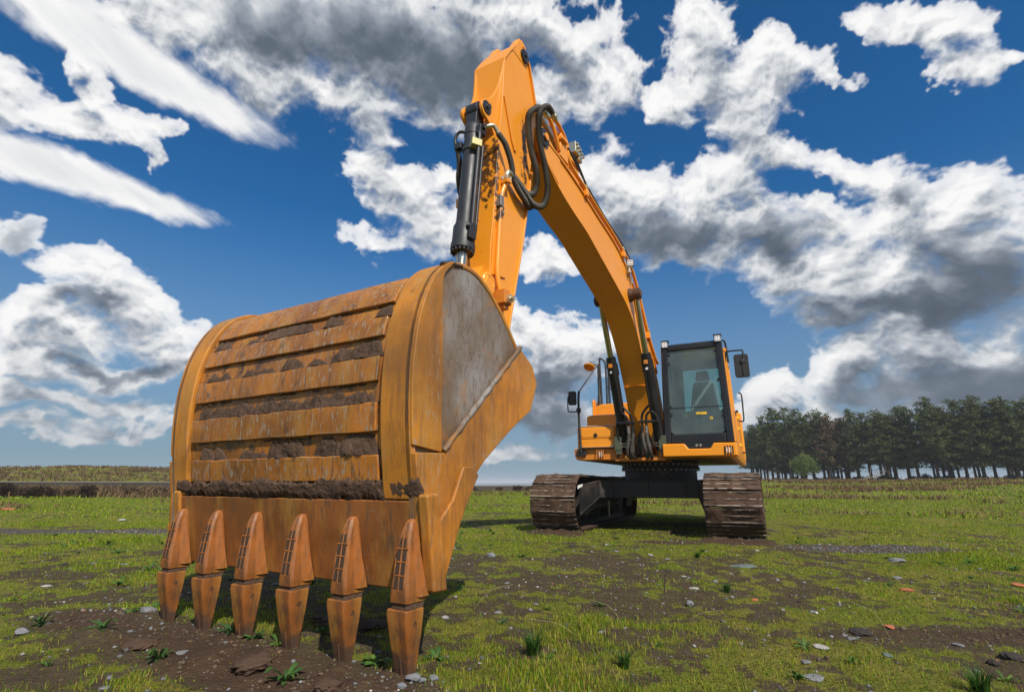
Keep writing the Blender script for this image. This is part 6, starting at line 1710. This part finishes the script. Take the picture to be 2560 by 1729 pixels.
# coarse tufts of long grass
def tuft_mesh(seed, n, h):
    r = np.random.default_rng(seed); V = []; Q = []; T3 = []; C = []
    for k in range(n):
        a = r.uniform(0, 6.28); d = np.array([math.cos(a), math.sin(a)]); o = len(V); hh = h * r.uniform(.5, 1.1); ln = r.uniform(.15, .75) * hh; b = d * r.uniform(0, .25) * h; s = np.array([-d[1], d[0]]) * .0022
        c = np.array([(.045, .12, .02), (.07, .16, .025), (.035, .09, .02), (.2, .17, .06)][r.choice(4, p=[.35, .35, .25, .05])]) * r.uniform(.8, 1.2)
        for f, z in ((0, 0), (.3, .6)):
            for sg in (-1, 1): V.append([b[0] + d[0] * ln * f + s[0] * sg, b[1] + d[1] * ln * f + s[1] * sg, hh * z]); C.append(c)
        V.append([b[0] + d[0] * ln, b[1] + d[1] * ln, hh * .95]); C.append(c * 1.1)
        Q.append([o, o + 1, o + 3, o + 2]); T3.append([o + 2, o + 3, o + 4])
    me = mesh_np('grass_tuft', np.array(V), [np.array(Q), np.array(T3)], np.array(C)); me.materials.append(turf_m); return me
TU = [tuft_mesh(1, 130, .10), tuft_mesh(2, 90, .08), tuft_mesh(3, 70, .07)]
def tuft(x, y, s, k, label):
    o = link('grass_tuft', TU[k], None); o.location = (x, y, gz(x, y) - .005); o.scale = (s, s, s); o.rotation_euler.z = random.uniform(0, 6.28)
    tag(o, label, 'grass tuft', 'tufts of longer grass')
tuft(.085, 2.33, 1.0, 0, 'thick dark green grass tuft right of the nearest bucket tooth')
tuft(1.55, 1.95, .9, 0, 'bright grass tuft at the lower right of the field')
tuft(1.35, 3.55, .9, 1, 'grass tuft beside the upright dry twig')
n = 0
while n < 36:
    a = random.uniform(-.9, .9); r = 1.4 + 8 * random.random() ** 1.2; x, y = r * math.sin(a), r * math.cos(a)
    g = float(cover(np.array([x]), np.array([y]))[0][0]); s, tt = to_machine(x, y)
    if g < .3 or (abs(s) < 2.3 and abs(tt) < 1.8): continue
    tuft(x, y, random.uniform(.4, .8), random.randrange(3), 'small tuft of longer green grass standing in the turf'); n += 1

def stone_mesh(seed, flat=.6, sub=2):
    r = random.Random(seed); b = bmesh.new(); bmesh.ops.create_icosphere(b, subdivisions=sub, radius=1)
    cuts = [(Vector((r.gauss(0, 1), r.gauss(0, 1), r.gauss(0, 1))).normalized(), r.uniform(.55, .9)) for _ in range(9)]
    for v in b.verts:
        for nrm, d in cuts:
            q = v.co.dot(nrm)
            if q > d: v.co -= nrm * (q - d)
        v.co.z *= flat; v.co *= r.uniform(.96, 1.04)
    me = bpy.data.meshes.new('stone'); b.to_mesh(me); b.free(); return me
def rock_mat(nm, c0, c1):
    def bld(t, p):
        co = obj_co(t); n = t.noise(co, 2.2, 7, .65)
        t.l.new(t.mix(n, c0, c1), p.inputs['Base Color']); bump(t, p, n, .4, .1)
    return M(nm, rough=.85, build=bld, spec=.3)
grey_m = rock_mat('grey_rock', (.10, .105, .115), (.30, .30, .31)); slate_m = rock_mat('slate', (.075, .10, .105), (.17, .21, .21)); pale_m = rock_mat('pale_rock', (.26, .255, .24), (.50, .48, .45)); brick_m = rock_mat('broken_brick', (.30, .085, .04), (.52, .19, .09)); clod_m = rock_mat('dark_clod', (.022, .018, .016), (.06, .05, .045)); redsoil_m = rock_mat('red_soil', (.040, .024, .016), (.115, .068, .043))
SM = [stone_mesh(i) for i in range(6)]
def lump_mesh(seed):
    """crumbly mound of soil: domed, ragged, half sunk"""
    b = bmesh.new(); bmesh.ops.create_icosphere(b, subdivisions=4, radius=1)
    co = np.array([v.co[:] for v in b.verts], np.float32)
    n = nz(co[:, 0] * 1.0 + seed * 9, co[:, 1] + co[:, 2], 1.6, 6, 700 + seed, .62); n2 = nz(co[:, 0] + 3, co[:, 1] - co[:, 2] + seed * 5, 5, 4, 720 + seed, .6)
    for v, a_, b_ in zip(b.verts, n, n2):
        v.co *= 1 + .75 * float(a_) + .22 * float(b_)
    for f in b.faces: f.smooth = True
    me = bpy.data.meshes.new('clod'); b.to_mesh(me); b.free(); return me
LM = [lump_mesh(i) for i in range(5)]
def stone(x, y, s, mat, label, cat='stone', k=0, flat=1.0, group=None, name='stone', rot=None, sink=.15):
    if mat in (redsoil_m, clod_m): me = LM[k % 5].copy()
    else: me = SM[k % 6].copy() if not SM[k % 6].materials or SM[k % 6].materials[0] != mat else SM[k % 6]
    o = bpy.data.objects.new(name, me); COL.objects.link(o)
    if not me.materials: me.materials.append(mat)
    else: me.materials[0] = mat
    s *= .62 if mat not in (redsoil_m, clod_m) else .55
    o.scale = (s * 1.2, s, s * flat); o.location = (x, y, gz(x, y) + s * flat * (.5 - sink)); o.rotation_euler = (0, 0, rot if rot is not None else random.uniform(0, 6.28))
    tag(o, label, cat, group); return o
stone(-2.23, 2.62, .05, grey_m, 'rounded grey stone lying at the left edge of the foreground', k=0)
stone(-.20, 5.15, .085, grey_m, 'angular pale grey stone on the grass right of the bucket', k=1, flat=.9)
stone(1.01, 3.24, .042, grey_m, 'dark grey angular stone standing on the turf below the right track', k=2, flat=1.3)
stone(-1.93, 3.02, .075, grey_m, 'dark grey flat stone beside the tip of the leftmost tooth', k=3, flat=.6)
stone(-.34, 2.02, .040, grey_m, 'largest blue-grey stone in the pile at the nearest tooth', k=4)
stone(-.27, 2.04, .028, grey_m, 'small grey stone on the right of the pile at the nearest tooth', k=5)
stone(-.37, 1.97, .026, grey_m, 'small grey stone at the front of the pile by the nearest tooth', k=1)
stone(-.30, 1.975, .022, grey_m, 'grey pebble in the middle of the pile by the nearest tooth', k=2)
stone(1.91, 4.61, .16, slate_m, 'flat blue-green slab of slate lying on the grass before the right track', 'slab', 3, .16, rot=.3)
stone(1.29, 2.42, .05, pale_m, 'flat whitish stone in the lower right foreground', k=4, flat=.35)
stone(1.06, 2.06, .06, grey_m, 'flat grey stone at the bottom edge of the field', k=5, flat=.3)
stone(1.19, 3.69, .05, pale_m, 'flat pale stone near the upright dry twig', k=0, flat=.4)
stone(3.35, 4.85, .10, grey_m, 'grey stone at the edge of the gravel patch on the right', k=2, flat=.6)
stone(2.5, 3.58, .055, brick_m, 'broken piece of red brick on the turf at the right', 'brick piece', 1, .55)
stone(1.81, 2.75, .045, brick_m, 'orange-red brick fragment in the lower right foreground', 'brick piece', 2, .5)
stone(3.36, 3.74, .06, brick_m, 'red brick fragment at the right edge of the field', 'brick piece', 4, .6)
stone(1.43, 3.34, .035, brick_m, 'small orange brick crumb left of the larger brick piece', 'brick piece', 5, .6)
stone(-12.4, 13.4, .20, brick_m, 'reddish brick lump on the grass at the far left', 'brick piece', 3, .55)
stone(1.58, 2.61, .065, clod_m, 'dark cow-pat like clod of soil on the turf at the right', 'clod', 0, .45)
stone(1.97, 2.30, .06, clod_m, 'black clod near the lower right corner, larger of two', 'clod', 3, .5)
stone(1.85, 2.24, .035, clod_m, 'small black clod left of the larger one in the lower right', 'clod', 5, .6)
stone(-.86, 2.84, .19, redsoil_m, 'flat heap of reddish soil lying behind the middle teeth', 'clod', 1, .22)
stone(-.66, 2.72, .11, redsoil_m, 'small reddish soil lump behind the fifth tooth', 'clod', 4, .3)
stone(-.62, 1.98, .075, redsoil_m, 'reddish brown soil lump in front of the fifth tooth', 'clod', 2, .5)
stone(-.96, 2.18, .12, redsoil_m, 'broad reddish soil lump thrown up before the fourth tooth', 'clod', 0, .4)
stone(-1.55, 2.42, .10, redsoil_m, 'reddish soil lump before the second tooth from the left', 'clod', 5, .35)
stone(-7.2, 10.1, .09, pale_m, 'white scrap of stone on the grass at the left, by the gravel', k=3, flat=.7)
stone(13.0, 24.7, .16, pale_m, 'white scrap far out on the grass before the round tree', k=2, flat=.8)
gm2 = []
for i in range(80):
    a = random.uniform(-.9, .9); r = 1.3 + 5.5 * random.random() ** 1.2; x, y = r * math.sin(a), r * math.cos(a)
    s, tt = to_machine(x, y)
    if (abs(s) < 2.3 and abs(tt) < 1.8) or (7.1 < s < 7.6 and -.9 < tt < 1.1): continue
    sz = random.uniform(.007, .020) * (1 + .12 * r)
    mt = random.choice([grey_m, grey_m, grey_m, grey_m, clod_m, slate_m, pale_m])
    key = (mt.name, i % 6)
    me = bpy.data.meshes.get('small_' + mt.name + str(i % 6))
    if me is None:
        me = SM[i % 6].copy(); me.name = 'small_' + mt.name + str(i % 6); me.materials.clear(); me.materials.append(mt)
    o = bpy.data.objects.new('stone', me); COL.objects.link(o); o.scale = (sz * 1.2, sz, sz * random.uniform(.4, .9)); o.location = (x, y, gz(x, y) + sz * .15); o.rotation_euler.z = random.uniform(0, 6)
    tag(o, 'small loose stone lying in the thin turf of the foreground', 'stone', 'small loose stones on the field')
# dry stalks and the upright twig
dead_m = bpy.data.materials['dead_wood']; straw_m = M('dry_straw', (.42, .33, .17), .8)
o = empty('dry_twig', (.96, 3.56, gz(.96, 3.56))); tag(o, 'thin dark dry twig standing upright in the turf', 'twig')
m = MB(); m.tube([(0, 0, -.01), (.004, 0, .06), (.016, .0, .12), (.022, 0, .155)], [.0032, .0028, .002, .001], 6); m.build('stem', clod_m, o)
m = MB(); m.tube([(.004, 0, .06), (-.01, .0, .085)], [.002, .001], 5); m.tube([(.01, 0, .09), (.028, .0, .12)], [.002, .001], 5); m.build('side_shoot', clod_m, o)
for i, (x, y, dx, dy, h) in enumerate(((.30, 2.55, -.22, .05, .07), (.52, 2.60, -.16, .02, .14), (1.62, 2.45, -.12, .05, .16), (1.50, 2.30, .05, -.12, .05), (-.2, 3.2, .2, .05, .10), (2.3, 3.1, -.1, .1, .12), (.9, 2.9, .18, .02, .04))):
    m = MB(); m.tube(spline([(0, 0, 0), (dx * .4, dy * .4, h * .75), (dx, dy, h)], 5), .0006, 5); o = m.build('dry_stalk', straw_m, None); o.location = (x, y, gz(x, y))
    tag(o, 'thin pale dry grass stalk bending over the turf, ' + ('left of the thick dark grass tuft', 'right of the thick dark grass tuft', 'beside the cow-pat like clod', 'in the lower right, leaning', 'near the angular pale grey stone', 'near the brick piece at the right', 'before the upright dry twig')[i], 'stalk', 'dry grass stalks in the foreground')
